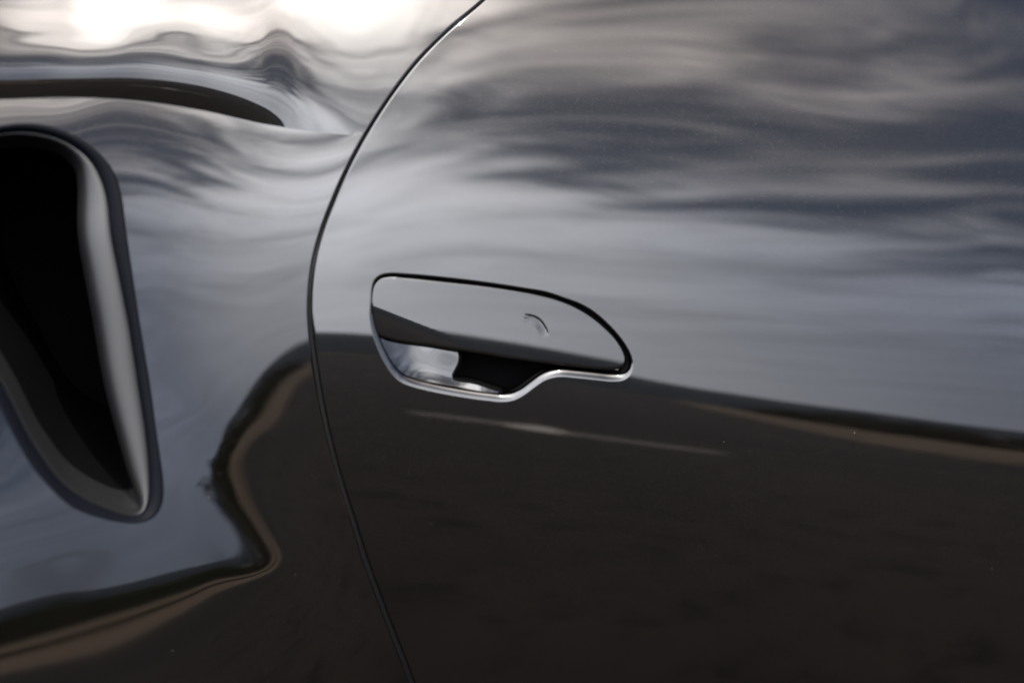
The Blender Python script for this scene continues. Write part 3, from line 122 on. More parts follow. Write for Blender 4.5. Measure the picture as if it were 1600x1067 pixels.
GAP_LINE = [[0.14816,1.12039],[0.10417,1.10196],[0.0613,1.07876],[0.02592,1.05461],[-0.00421,1.02934],[-0.03506,1.0059],[-0.06118,0.9826],[-0.08585,0.95478],[-0.1068,0.92645],[-0.12364,0.89943],[-0.13657,0.87404],[-0.14671,0.85066],[-0.15368,0.82872],[-0.15761,0.80668],[-0.15892,0.78695],[-0.15819,0.76706],[-0.15602,0.74448],[-0.15242,0.71654],[-0.14676,0.68554],[-0.13941,0.65388],[-0.1303,0.62144],[-0.11938,0.58255],[-0.10699,0.54516],[-0.09359,0.50643],[-0.08132,0.47121],[-0.06735,0.43074],[-0.05277,0.39043],[-0.04135,0.35892]]
HOLE = [[-0.11228,0.7949],[-0.11105,0.80574],[-0.10875,0.81188],[-0.10386,0.81579],[-0.09751,0.81702],[-0.08332,0.81619],[-0.05159,0.81255],[-0.01953,0.80793],[0.01286,0.8023],[0.02918,0.79915],[0.04547,0.79344],[0.05854,0.78827],[0.06828,0.78239],[0.07956,0.77244],[0.08918,0.76168],[0.09586,0.75179],[0.09927,0.7436],[0.10009,0.7379],[0.09891,0.73227],[0.09557,0.72752],[0.09047,0.72511],[0.08291,0.72474],[0.06792,0.7266],[0.05136,0.72884],[0.03651,0.7302],[0.0274,0.72844],[0.01824,0.72314],[0.00744,0.7158],[2e-05,0.71253],[-0.00651,0.71165],[-0.0227,0.71342],[-0.0452,0.71753],[-0.0675,0.72273],[-0.08172,0.72696],[-0.09112,0.7313],[-0.09802,0.73871],[-0.10401,0.74921],[-0.1091,0.76198],[-0.11217,0.77306],[-0.11327,0.78559]]
FLAP = [[-0.1104,0.79873],[-0.10764,0.80844],[-0.10322,0.81252],[-0.09766,0.81361],[-0.08349,0.81246],[-0.05178,0.80849],[-0.01971,0.80416],[0.00455,0.80001],[0.02082,0.79669],[0.03712,0.79225],[0.05015,0.78709],[0.06477,0.77867],[0.07768,0.76785],[0.08731,0.75708],[0.0928,0.74625],[0.09378,0.74055],[0.09196,0.73625],[0.08653,0.73434],[0.07648,0.73422],[0.06317,0.73568],[0.04335,0.73882],[0.0106,0.74401],[-0.02177,0.74995],[-0.04741,0.75482],[-0.06966,0.75875],[-0.08547,0.76118],[-0.09957,0.7648],[-0.10654,0.76786],[-0.10901,0.77374],[-0.11045,0.7855]]
INSERT = [[-0.04552,0.75848],[-0.03976,0.75109],[-0.03977,0.74548],[-0.04287,0.73885],[-0.0476,0.73131],[-0.02862,0.72543],[-0.00435,0.7164],[0.01194,0.70957],[0.0303,0.71865],[0.04036,0.72348],[0.06201,0.72202],[0.09393,0.72032],[0.10268,0.73063],[0.09616,0.73903],[0.07089,0.73993],[0.01287,0.74684]]
MARK = [[0.01113,0.78208],[0.01602,0.7813],[0.02088,0.77956],[0.02487,0.77657],[0.02798,0.77201],[0.03027,0.76715],[0.03114,0.76393]]
ROLL = [[-0.10726,0.79637],[-0.05658,0.76823]]
INTAKE0 = [[-0.3704,0.01844,0.934],[-0.3525,0.0225,0.93381],[-0.33624,0.02409,0.92901],[-0.31995,0.02417,0.91998],[-0.30945,0.02311,0.91049],[-0.30086,0.02078,0.89772],[-0.29698,0.01678,0.88176],[-0.29495,0.01008,0.85561],[-0.29179,0.00319,0.82424],[-0.28763,-0.00426,0.78425],[-0.28297,-0.01112,0.74454],[-0.27869,-0.02104,0.69712],[-0.27656,-0.02605,0.67318],[-0.27687,-0.0302,0.65709],[-0.28201,-0.03493,0.64703],[-0.29414,-0.04095,0.6444],[-0.3098,-0.04688,0.6489],[-0.32718,-0.05287,0.65687],[-0.34197,-0.0572,0.66642],[-0.35417,-0.05846,0.68136],[-0.36496,-0.05885,0.69625],[-0.37235,-0.05751,0.71079],[-0.385,-0.05336,0.73962],[-0.40776,-0.04498,0.79236],[-0.41857,-0.02985,0.84459],[-0.41344,-0.00822,0.89646],[-0.39621,0.00923,0.92711]]
INTAKE1 = [[-0.37083,0.01997,0.92844],[-0.35775,0.02278,0.92781],[-0.34282,0.0248,0.92437],[-0.33095,0.02525,0.91864],[-0.32044,0.0247,0.91055],[-0.31279,0.02217,0.89782],[-0.30801,0.01834,0.88186],[-0.30642,0.01143,0.85577],[-0.30189,0.0047,0.82438],[-0.29591,-0.00257,0.78433],[-0.29173,-0.00989,0.74476],[-0.28699,-0.02005,0.69742],[-0.28624,-0.02579,0.67381],[-0.28695,-0.03003,0.6588],[-0.29003,-0.033,0.65251],[-0.29572,-0.03642,0.64905],[-0.30783,-0.0409,0.65279],[-0.32309,-0.04551,0.66161],[-0.33798,-0.04935,0.67244],[-0.35074,-0.05091,0.68706],[-0.3591,-0.05005,0.702],[-0.36544,-0.04942,0.71301],[-0.37895,-0.0447,0.74525],[-0.40201,-0.03758,0.79544],[-0.41297,-0.02422,0.8438],[-0.40815,-0.00374,0.89385],[-0.39244,0.01218,0.92243]]
INTAKE2 = [[-0.37128,0.02251,0.92375],[-0.35904,0.02516,0.9231],[-0.34498,0.02706,0.91964],[-0.3345,0.02761,0.91294],[-0.32853,0.0268,0.90489],[-0.32759,0.02518,0.8955],[-0.32773,0.02216,0.88196],[-0.32926,0.01415,0.85609],[-0.32562,0.00674,0.82491],[-0.32013,-0.00146,0.7852],[-0.31552,-0.0096,0.74597],[-0.30817,-0.01748,0.70648],[-0.30168,-0.02262,0.67799],[-0.29645,-0.0255,0.66169],[-0.29358,-0.02696,0.65399],[-0.29744,-0.0309,0.65051],[-0.30826,-0.03559,0.65371],[-0.32138,-0.04004,0.66183],[-0.33591,-0.04356,0.67306],[-0.34877,-0.04512,0.68775],[-0.35718,-0.04428,0.70277],[-0.36359,-0.0438,0.71341],[-0.37717,-0.03912,0.74583],[-0.4004,-0.03233,0.79544],[-0.41142,-0.01931,0.84321],[-0.40614,0.00113,0.89307],[-0.39035,0.01627,0.91999]]


# ------------------------------------------------------------------ helpers
def hermite(xs, ys, x):
    xs = np.asarray(xs, float); ys = np.asarray(ys, float); x = np.clip(x, xs[0], xs[-1]); m = np.gradient(ys, xs)
    i = np.clip(np.searchsorted(xs, x)-1, 0, len(xs)-2); hh = xs[i+1]-xs[i]; t = (x-xs[i])/hh
    return (2*t**3-3*t*t+1)*ys[i]+(t**3-2*t*t+t)*hh*m[i]+(-2*t**3+3*t*t)*ys[i+1]+(t**3-t*t)*hh*m[i+1]

def link(name, me, parent=None, **props):
    o = bpy.data.objects.new(name, me); COL.objects.link(o)
    if parent is not None: o.parent = parent
    for k, v in props.items(): o[k] = v
    return o

def mesh(name, verts, faces, mat, normals=None, smooth=True):
    me = bpy.data.meshes.new(name)
    me.from_pydata([tuple(map(float, v)) for v in verts], [], [tuple(map(int, f)) for f in faces])
    me.validate(); me.update()
    if mat: me.materials.append(mat)
    if smooth: me.polygons.foreach_set('use_smooth', [True]*len(me.polygons))
    if normals is not None:
        me.normals_split_custom_set_from_vertices([tuple(map(float, q)) for q in normals])
    return me

def mat(name):
    m = bpy.data.materials.new(name); m.use_nodes = True
    m.node_tree.nodes.clear(); k = N(m.node_tree)
    b = k('ShaderNodeBsdfPrincipled'); o = k('ShaderNodeOutputMaterial', Surface=b.outputs[0])
    return m, k, b

class Sheet:                             # bicubic spline sheet y = h(x, z)
    def __init__(s, D): s.p = D[0]; s.c = np.array(D[1])
    def __call__(s, x, z):
        x = np.asarray(x, float); z = np.asarray(z, float)
        x0, z0, dx, dz, nx, nz = s.p
        a = np.clip((x-x0)/dx, 0, nx-3-1e-6); b = np.clip((z-z0)/dz, 0, nz-3-1e-6); ox = x-x0-a*dx; oz = z-z0-b*dz
        i = a.astype(int); j = b.astype(int); a = a-i; b = b-j
        B = lambda t: [(1-t)**3/6, (3*t**3-6*t*t+4)/6, (-3*t**3+3*t*t+3*t+1)/6, t**3/6]
        E = lambda t: [-(1-t)**2/2, (3*t*t-4*t)/2, (-3*t*t+2*t+1)/2, t*t/2]
        A, DA, Bz, DB = B(a), E(a), B(b), E(b)
        h = hx = hz = 0
        for k in range(4):
            for l in range(4):
                c = s.c[i+k, j+l]
                h = h+A[k]*Bz[l]*c; hx = hx+DA[k]*Bz[l]*c/dx; hz = hz+A[k]*DB[l]*c/dz
        return h+hx*ox+hz*oz, hx, hz      # straight on beyond the measured part

def curve(P, step, closed=False):        # smooth polyline through points, even spacing
    P = np.asarray(P, float)
    if closed: P = np.vstack([P[-3:], P, P[:3]])
    t = np.r_[0, np.cumsum(np.linalg.norm(np.diff(P, axis=0), axis=1))]
    a, b = (t[3], t[-3]) if closed else (t[0], t[-1])
    k = max(8, int((b-a)/step))
    tt = np.linspace(a, b, k+1)
    if closed: tt = tt[:-1]
    q = np.stack([hermite(t, P[:, i], tt) for i in range(P.shape[1])], -1)
    if closed:                            # light smoothing of traced points
        for _ in range(3): q = 0.5*q+0.25*(np.roll(q, 1, 0)+np.roll(q, -1, 0))
    return q

def inside(poly, x, z):
    r = np.zeros(x.shape, bool); n_ = len(poly)
    for i in range(n_):
        x1, z1 = poly[i]; x2, z2 = poly[(i+1) % n_]
        c = ((z1 > z) != (z2 > z))
        if z1 != z2: r ^= c & (x < (x2-x1)*(z-z1)/(z2-z1)+x1)
    return r

def near(P, Q, d):                        # which of P lie within d of any point of Q
    r = np.zeros(len(P), bool)
    for k in range(0, len(P), 4000):
        dd = ((P[k:k+4000, None, :]-Q[None, :, :])**2).sum(-1).min(1); r[k:k+4000] = dd < d*d
    return r

def area(L): x, z = L[:, 0], L[:, 1]; return 0.5*np.sum(x*np.roll(z, -1)-np.roll(x, -1)*z)

def fill(outer, holes, grid, extra=None):
    loops = [outer]+holes
    V = []; E = []
    for L in loops:
        b = len(V); k = len(L); V += [tuple(p) for p in L]; E += [(b+i, b+(i+1) % k) for i in range(k)]
    nb = len(V)
    (ax, az), (bx, bz) = outer.min(0), outer.max(0)
    gx, gz = np.meshgrid(np.arange(ax, bx, grid), np.arange(az, bz, grid)); gx = gx+0.5*grid*(np.arange(gx.shape[0]) % 2)[:, None]
    G = np.stack([gx.ravel(), gz.ravel()], -1)
    if extra is not None: G = np.vstack([G[~near(G, extra, grid*0.6)], extra])
    ok = inside(outer, G[:, 0], G[:, 1])
    for h in holes: ok &= ~inside(h, G[:, 0], G[:, 1])
    G = G[ok]; B = np.array(V)
    G = G[~near(G, B, 0.0011 if extra is not None else grid*0.45)]
    V += [tuple(p) for p in G]
    vo, eo, fo, _, _, _ = delaunay_2d_cdt([Vector(p) for p in V], E, [], 0, 1e-7)
    vo = np.array([tuple(p) for p in vo]); fo = np.array([f[:3] for f in fo])
    c = vo[fo].mean(1); ok = inside(outer, c[:, 0], c[:, 1])
    for h in holes: ok &= ~inside(h, c[:, 0], c[:, 1])
    return vo, fo[ok]

def nrm(v): return v/np.maximum(np.linalg.norm(v, axis=-1, keepdims=True), 1e-12)
def lift(f, q):                           # (x, z) on a sheet -> point, normal
    h, hx, hz = f(q[:, 0], q[:, 1])
    return np.stack([q[:, 0], h, q[:, 1]], -1), nrm(np.stack([hx, -np.ones_like(h), hz], -1))

def fillet(f, L, radius, depth, toward, closed, steps=7, maxang=90, prof=None):
    """rolled edge along line L of sheet f; toward = +1 left of travel seen from outside"""
    P, Nn = lift(f, L)
    if closed: T = np.roll(P, -1, 0)-np.roll(P, 1, 0)
    else: T = np.gradient(P, axis=0)
    T = nrm(T); B = nrm(np.cross(Nn, T))*toward
    r = np.broadcast_to(np.asarray(radius, float), (len(L),))[:, None]
    rings = []; nr = []
    if prof is None: prof = [(maxang*k/steps, 1.0/steps*math.pi/2*maxang/90) for k in range(steps+1)]
    q = P; a0 = 0.0
    for k, (deg, ds) in enumerate(prof):
        a = math.radians(deg); am = 0.5*(a+a0)
        if k: q = q+(B*math.cos(am)-Nn*math.sin(am))*r*ds
        a0 = a; rings.append(q); nr.append(nrm(Nn*math.cos(a)+B*math.sin(a)))
    maxang = prof[-1][0]
    a = math.radians(maxang)
    rings.append(rings[-1]+(B*math.cos(a)-Nn*math.sin(a))*depth); nr.append(nr[-1])
    return rings, nr

def strips(rings, closed, flip=False):
    V = np.vstack(rings); k = len(rings[0]); F = []
    for a in range(len(rings)-1):
        for i in range(k if closed else k-1):
            j = (i+1) % k
            q = (a*k+i, a*k+j, (a+1)*k+j, (a+1)*k+i)
            F.append(q[::-1] if flip else q)
    return V, F

class Build:
    def __init__(s): s.v = []; s.n = []; s.f = []; s.b = 0
    def add(s, V, Nn, F):
        s.v.append(np.asarray(V, float)); s.n.append(np.asarray(Nn, float))
        for f in F: s.f.append([s.b+i for i in f])
        s.b += len(V)
    def make(s, name, m):
        V = np.vstack(s.v); Nn = np.vstack(s.n); F = []
        for f in s.f:                     # wind every face along its shading normal
            p = V[f]; g = np.cross(p[1]-p[0], p[2]-p[0])
            if len(f) == 4: g = g+np.cross(p[2]-p[0], p[3]-p[0])
            F.append(f if np.dot(g, Nn[f].sum(0)) >= 0 else f[::-1])
        return mesh(name, V, F, m, Nn)

def poly_normals(rings, closed):          # normals of a ring lattice, facing the camera side
    A = np.stack(rings)
    dt = (np.roll(A, -1, 1)-np.roll(A, 1, 1)) if closed else np.gradient(A, axis=1)
    dr = np.gradient(A, axis=0)
    return nrm(np.cross(dt, dr))

# ------------------------------------------------------------------ materials
def paint_material():
    m, k, b = mat('black_metallic_paint')
    tc = k('ShaderNodeTexCoord'); ob = tc.outputs['Object']
    vo = k('ShaderNodeTexVoronoi', dict(feature='F1'), Vector=ob, Scale=1500.0)
    off = k('ShaderNodeVectorMath', dict(operation='SUBTRACT'), i0=vo.outputs['Color'], i1=(0.5, 0.5, 0.5))
    sc = k('ShaderNodeVectorMath', dict(operation='SCALE'), i0=off.outputs[0], Scale=0.55)
    geo = k('ShaderNodeNewGeometry')
    ad = k('ShaderNodeVectorMath', dict(operation='ADD'), i0=geo.outputs['Normal'], i1=sc.outputs[0])
    nn = k('ShaderNodeVectorMath', dict(operation='NORMALIZE'), i0=ad.outputs[0])
    # dust specks: a few pale grains lying on the lacquer
    sp = k('ShaderNodeTexVoronoi', dict(feature='F1'), Vector=ob, Scale=62.0)
    pick = k('ShaderNodeSeparateColor', Color=sp.outputs['Color'])
    grain = k.m('MULTIPLY', k.m('LESS_THAN', sp.outputs['Distance'], k.m('MULTIPLY', pick.outputs[1], 0.035)), k.m('GREATER_THAN', pick.outputs[0], 0.80))
    fl = k('ShaderNodeSeparateColor', Color=vo.outputs['Color'])
    flake = k.m('GREATER_THAN', fl.outputs[2], 0.955)
    body = k.mix(flake, (0.0003, 0.00027, 0.00025, 1), (0.0026, 0.0022, 0.0019, 1))
    base = k.mix(grain, body, (0.05, 0.047, 0.044, 1))
    k.set(b.inputs['Base Color'], base)
    k.set(b.inputs['Metallic'], k.m('MULTIPLY', flake, k.m('SUBTRACT', 1.0, grain))); b.inputs['Specular IOR Level'].default_value = 0.005; k.set(b.inputs['Roughness'], 0.42)
    k.set(b.inputs['Normal'], nn.outputs[0])
    k.set(b.inputs['Coat Weight'], k.m('SUBTRACT', 1.0, k.m('MULTIPLY', grain, 0.7)))
    b.inputs['Coat Roughness'].default_value = 0.035; b.inputs['Coat IOR'].default_value = 1.55
    # faint orange peel of the lacquer
    op = k.noise(ob, 90.0, 2, 0.5)
    bp = k('ShaderNodeBump', Height=op, Strength=0.0025, Distance=0.001)
    k.set(b.inputs['Coat Normal'], bp.outputs[0])
    return m

def plain(name, c, rough, spec=0.5, metal=0.0, nscale=0, nstr=0.0, vary=0.15):
    m, k, b = mat(name)
    tc = k('ShaderNodeTexCoord'); ob = tc.outputs['Object']
    f = k.noise(ob, nscale or 60.0, 4, 0.6)
    lo = tuple(x*(1-vary) for x in c)+(1,); hi = tuple(x*(1+vary) for x in c)+(1,)
    k.set(b.inputs['Base Color'], k.mix(f, lo, hi))
    b.inputs['Roughness'].default_value = rough; b.inputs['Specular IOR Level'].default_value = spec; b.inputs['Metallic'].default_value = metal
    if nstr:
        bp = k('ShaderNodeBump', Height=f, Strength=nstr, Distance=0.001); k.set(b.inputs['Normal'], bp.outputs[0])
    return m

PAINT = paint_material()
RUBBER = plain('black_rubber', (0.006, 0.006, 0.0065), 0.55, 0.25, nscale=900, nstr=0.15)
PLASTIC = plain('matt_black_plastic', (0.0009, 0.0009, 0.001), 0.8, 0.02, nscale=1500, nstr=0.2)
SATIN = plain('satin_black_trim', (0.0011, 0.0013, 0.0022), 0.6, 0.03, nscale=700, nstr=0.05)
DUCT = plain('dark_duct_plastic', (0.0006, 0.0006, 0.0007), 0.75, 0.02, nscale=900, nstr=0.2)

BEVEL = plain('satin_black_duct_edge', (0.002, 0.002, 0.0022), 0.46, 0.34, nscale=500, nstr=0.02)

# ------------------------------------------------------------------ the place the paint reflects
def ground_material(name, c1, c2, c3, scale, rough=0.9, stretch=1.0, spec=0.05):
    m, k, b = mat(name)
    tc = k('ShaderNodeTexCoord'); mp = k('ShaderNodeMapping', Vector=tc.outputs['Object'], Scale=(1, stretch, 1))
    a = k.noise(mp.outputs[0], scale, 5, 0.6, 0.4); d = k.noise(mp.outputs[0], scale*22, 3, 0.7)
    c = k.mix(k.ramp(a, 0.35, 0.65), c1, c2); c = k.mix(k.ramp(d, 0.45, 0.8), c, c3)
    k.set(b.inputs['Base Color'], c); b.inputs['Roughness'].default_value = rough; b.inputs['Specular IOR Level'].default_value = spec
    return m
TERR = ground_material('dry_scrub_ground', (0.045, 0.04, 0.025, 1), (0.07, 0.055, 0.035, 1), (0.03, 0.03, 0.018, 1), 0.08)
ASPH = ground_material('worn_asphalt', (0.0165, 0.0138, 0.0122, 1), (0.025, 0.021, 0.018, 1), (0.011, 0.0095, 0.0088, 1), 0.35, 0.9, 0.5, 0.045)
VERG = ground_material('dry_grass_verge', (0.072, 0.050, 0.034, 1), (0.115, 0.083, 0.056, 1), (0.042, 0.030, 0.022, 1), 0.9)
PALE = ground_material('pale_slope', (0.19, 0.18, 0.165, 1), (0.23, 0.215, 0.20, 1), (0.15, 0.145, 0.13, 1), 0.02)
HILL = ground_material('hazy_wooded_hill', (0.018, 0.023, 0.030, 1), (0.024, 0.029, 0.036, 1), (0.014, 0.018, 0.022, 1), 0.01)  # blue of the distant haze is mixed into the hill colour
LEAF = ground_material('scrub_foliage', (0.020, 0.023, 0.013, 1), (0.042, 0.036, 0.020, 1), (0.011, 0.014, 0.008, 1), 0.6)
WORN = ground_material('worn_road_paint', (0.08, 0.072, 0.066, 1), (0.13, 0.118, 0.106, 1), (0.035, 0.031, 0.028, 1), 3.0)

BLOT = ground_material('dried_pale_paint', (0.30, 0.265, 0.23, 1), (0.38, 0.34, 0.30, 1), (0.18, 0.16, 0.14, 1), 2.5)

def sheet(name, pts, z, m, thick=0.0):
    c = np.array(pts, float)
    V = [(x, y, z) for x, y in pts]
    return link(name, mesh(name, V, [tuple(range(len(V)))], m, smooth=False), kind='structure')

rr = 4500
sheet('ground', [(rr*math.cos(a), rr*math.sin(a)) for a in np.linspace(0, 2*math.pi, 96, endpoint=False)], -0.008, TERR)
# near edge of the dry verge: it runs straight away from the car and bends round to the right close by
VN = [(60, 4), (30, 2), (16, -0.6), (9, -3.2), (5.5, -4.9), (4.4, -6.9), (4.0, -9.0), (3.7, -10.9), (2.9, -12.2), (1.9, -13.2), (1.3, -16.5), (0.8, -24), (-0.3, -40), (-3.4, -90), (-9, -220), (-16, -420)]
VF = [(60, 13), (34, 9), (24, 1), (19, -6), (15, -13), (11, -20), (7.6, -28), (5.6, -38), (4, -55), (2.4, -90), (0, -160), (-3, -300), (-8, -480)]
rnd = random.Random(5)
def dense(P, k):
    P = np.array(P, float); t = np.arange(len(P)); tt = np.linspace(0, len(P)-1, k)
    return np.stack([hermite(t, P[:, 0], tt), hermite(t, P[:, 1], tt)], -1)
vn = dense(VN, 240); vf = dense(VF, 240)
vn[:, 0] += 0.10*np.sin(np.arange(240)*0.9)+0.07*np.sin(np.arange(240)*2.3); vf[:, 0] += 0.3*np.sin(np.arange(240)*0.7)
def edge_pt(t, o):                        # t in 0..1 along the verge's far edge, o metres beyond it
    i = min(int(t*238), 238); a = Vector(vf[i]); d = (Vector(vf[i+1])-a).normalized(); q = a+Vector((-d.y, d.x))*o
    return (q.x, q.y)
sheet('road', [tuple(p) for p in vn]+[(-60, -420), (-60, 60), (60, 60)], 0.0, ASPH)
sheet('verge', [tuple(p) for p in vf]+[tuple(p) for p in (vn-np.array([0.25, 0]))[::-1]], -0.004, VERG)
def pale_strip():  # pale strip rising towards the foot of the hills
    V = []; F = []
    for i, a in enumerate(np.linspace(4.2, 60, 40)):
        for d, z in ((700, -0.1), (1500, 20)): V.append((d*math.sin(R(a)), -d*math.cos(R(a)), z))
    for i in range(39): F.append((2*i, 2*i+1, 2*i+3, 2*i+2))
    link('pale_strip', mesh('pale_strip', V, F, PALE, smooth=False), kind='structure')
pale_strip()
# worn marking with a blot of paint
def ring_pt(az, d): return (d*math.sin(R(az)), -d*math.cos(R(az)))
mk = [ring_pt(a, 6.02+0.03*a) for a in np.linspace(-14.2, -0.4, 14)]+[ring_pt(a, 5.58+0.03*a) for a in np.linspace(-0.4, -14.2, 14)]
sheet('road_marking', mk, 0.004, WORN)
cx, cy = ring_pt(-8.8, 5.55)
sheet('road_patch', [(cx+0.11*math.cos(a)*(1+0.25*math.sin(3*a)), cy+0.40*math.sin(a)*(1+0.2*math.cos(2*a))) for a in np.linspace(0, 2*math.pi, 28, endpoint=False)], 0.008, BLOT)

def hills():
    V = []; F = []; k = 260
    for i in range(k):
        a = 2*math.pi*i/k
        for q, (d, hh) in enumerate(((1500, 0), (1750, 0.55), (2100, 1.0), (2700, 0))):
            t = 78+12*math.sin(3*a+1)+9*math.sin(7*a+2)+5*math.sin(17*a)+3*math.sin(41*a+.5)+rnd.uniform(-2, 2)
            V.append((d*math.cos(a), d*math.sin(a), -1+hh*t))
    for i in range(k):
        j = (i+1) % k
        for q in range(3): F.append((i*4+q, j*4+q, j*4+q+1, i*4+q+1))
    link('hills', mesh('hills', V, F, HILL), kind='structure')
hills()

def scrub():
    V = []; F = []
    def clump(x, y, h, wd):
        for _ in range(int(26+14*h)):
            a = rnd.uniform(0, 6.28); r = wd*math.sqrt(rnd.random()); z = h*rnd.random()**0.8*(1-0.35*(r/wd)**2)
            c = Vector((x+r*math.cos(a), y+r*math.sin(a), z+0.05)); s = rnd.uniform(0.12, 0.32)*(0.6+0.25*h)
            u = Vector((rnd.uniform(-1, 1), rnd.uniform(-1, 1), rnd.uniform(-1, 1))).normalized(); v = u.orthogonal().normalized()
            b = len(V); V.extend([tuple(c+u*s), tuple(c-u*s*0.6+v*s*0.7), tuple(c-u*s*0.6-v*s*0.7)]); F.append((b, b+1, b+2))
    for i in range(520):
        s = rnd.uniform(0.05, 0.86); o = abs(rnd.gauss(0, 9))
        x, y = edge_pt(s, o); clump(x, y, rnd.uniform(0.3, 1.0), rnd.uniform(0.5, 1.2))
    for i in range(240):
        s = rnd.uniform(0.05, 0.6); o = rnd.uniform(4, 45)
        x, y = edge_pt(s, o)
        if math.degrees(math.atan2(x, -y)) < (27 if rnd.random() < 0.7 else 12): continue
        big_ = rnd.random() < 0.3
        clump(x, y, rnd.uniform(1.9, 3.6) if big_ else rnd.uniform(0.8, 1.7), rnd.uniform(0.7, 1.5))
    for i in range(110):
        s = rnd.uniform(0.5, 0.86); o = rnd.uniform(0.3, 9)
        x, y = edge_pt(s, o); clump(x, y, rnd.uniform(0.9, 2.0)*(1 if y > -60 else 1.5), rnd.uniform(0.8, 2.2))
    link('scrub', mesh('scrub', V, F, LEAF, smooth=False), kind='stuff')
scrub()

def posts():                              # slender poles with bent tops beyond the verge
    V = []; F = []
    for (x, y, h, bend) in ((14.9, -22.6, 4.2, 0.8), (15.5, -22.3, 4.0, 0.7)):
        path = [Vector((x, y, z)) for z in np.linspace(-0.1, h-0.6, 5)]+[Vector((x+bend*k*k/9, y, h-0.6+0.2*k)) for k in (1, 2, 3)]
        b = len(V)
        for p in path:
            for k in range(6): V.append((p.x+0.055*math.cos(k*math.pi/3), p.y+0.055*math.sin(k*math.pi/3), p.z))
        for r_ in range(len(path)-1):
            for k in range(6): F.append((b+r_*6+k, b+r_*6+(k+1) % 6, b+r_*6+6+(k+1) % 6, b+r_*6+6+k))
    link('roadside_posts', mesh('roadside_posts', V, F, LEAF), kind='stuff')
posts()

for o in COL.objects:
    if o.get('kind'): o.rotation_euler[2] = HEAD

# ------------------------------------------------------------------ the car
door_f = Sheet(DOOR); fend_s = Sheet(FEND); dish_f = Sheet(DISH)
def crease_h(x, z):
    G = np.maximum(hermite(CREASE['xs'], CREASE['g'], x), 0); zc_ = hermite(CREASE['xs'], CREASE['zs'], x)
    wd = hermite(CREASE['xs'], CREASE['w'], x); s = np.clip((z-zc_)/wd, 0, 1)
    b = np.clip((z-zc_-wd)/0.075, 0, 1)
    return -G*wd*(0.5-(1-s)**3+(1-s)**4/2)*(1-b*b*(3-2*b))
def fend_f(x, z):
    h, hx, hz = fend_s(x, z); e = 1e-4
    return (h+crease_h(x, z), hx+(crease_h(x+e, z)-crease_h(x-e, z))/(2*e), hz+(crease_h(x, z+e)-crease_h(x, z-e))/(2*e))

car = bpy.data.objects.new('sports_car', None); COL.objects.link(car)
car.empty_display_size = 0.2
car['label'] = 'gloss black sports car side with flush door handle and rear air intake'
car['category'] = 'car'

hole = curve(HOLE, 0.0018, True)
if area(hole) < 0: hole = hole[::-1]
def run_on(P):                            # carry the shut line on down to the sill
    P = np.array(P); t = P[-1]-P[-2]; t = t/np.linalg.norm(t)
    return np.vstack([P, P[-1]+t*0.05, P[-1]+t*0.10, P[-1]+t*0.15])
de = curve(run_on(DOOR_EDGE), 0.004); fe = curve(run_on(FENDER_EDGE), 0.004); gl = curve(run_on(GAP_LINE), 0.004)
def side_loop(e, xs):                     # close an edge line (top to bottom) by a far side at x = xs
    k = np.linspace(0, 1, 60)[1:]
    bot = np.stack([e[-1, 0]+(xs-e[-1, 0])*k, np.full(59, e[-1, 1])], -1)
    k2 = np.linspace(0, 1, 80)[1:]
    sd = np.stack([np.full(79, xs), e[-1, 1]+(e[0, 1]-e[-1, 1])*k2], -1)
    tp = np.stack([xs+(e[0, 0]-xs)*k[:-1], np.full(58, e[0, 1])], -1)
    return np.vstack([e, bot, sd, tp])

LIP = [(0, 0), (9, .06), (13, .14), (16, .18), (19, .18), (23, .18), (28, .18), (36, .16), (48, .14), (62, .14), (76, .14)]
def make_door():
    b = Build()
    V, F = fill(side_loop(de, 0.86), [hole], 0.0075)
    P, Nn = lift(door_f, V); b.add(P, Nn, F)
    # rolled edge of the handle cut-out: tight along the top, wide along the bottom lip
    mid = hole.mean(0); t = hole-mid
    T = np.roll(hole, -1, 0)-np.roll(hole, 1, 0); T /= np.linalg.norm(T, axis=1, keepdims=True)
    inward = np.stack([-T[:, 1], T[:, 0]], -1)
    upk = np.clip(inward[:, 1]*1.0+inward[:, 0]*0.35, 0, 1)
    rad = 0.0011+0.0040*upk**0.7
    for _ in range(12): rad = 0.5*rad+0.25*(np.roll(rad, 1)+np.roll(rad, -1))
    rings, nr = fillet(door_f, hole, rad, 0.010, 1, True, prof=LIP)
    # toward must point into the hole
    c = (rings[3]-rings[0])[:, [0, 2]]
    if (c*inward).sum() < 0: rings, nr = fillet(door_f, hole, rad, 0.010, -1, True, prof=LIP)
    V, F = strips(rings, True); b.add(V, np.vstack(nr), F)
    rings, nr = fillet(door_f, de, 0.0021, 0.014, 1, False, 7)
    if (rings[3]-rings[0])[:, 0].sum() > 0: rings, nr = fillet(door_f, de, 0.0021, 0.014, -1, False, 7)
    V, F = strips(rings, False); b.add(V, np.vstack(nr), F)
    return link('door', b.make('door', PAINT), car)
door = make_door()

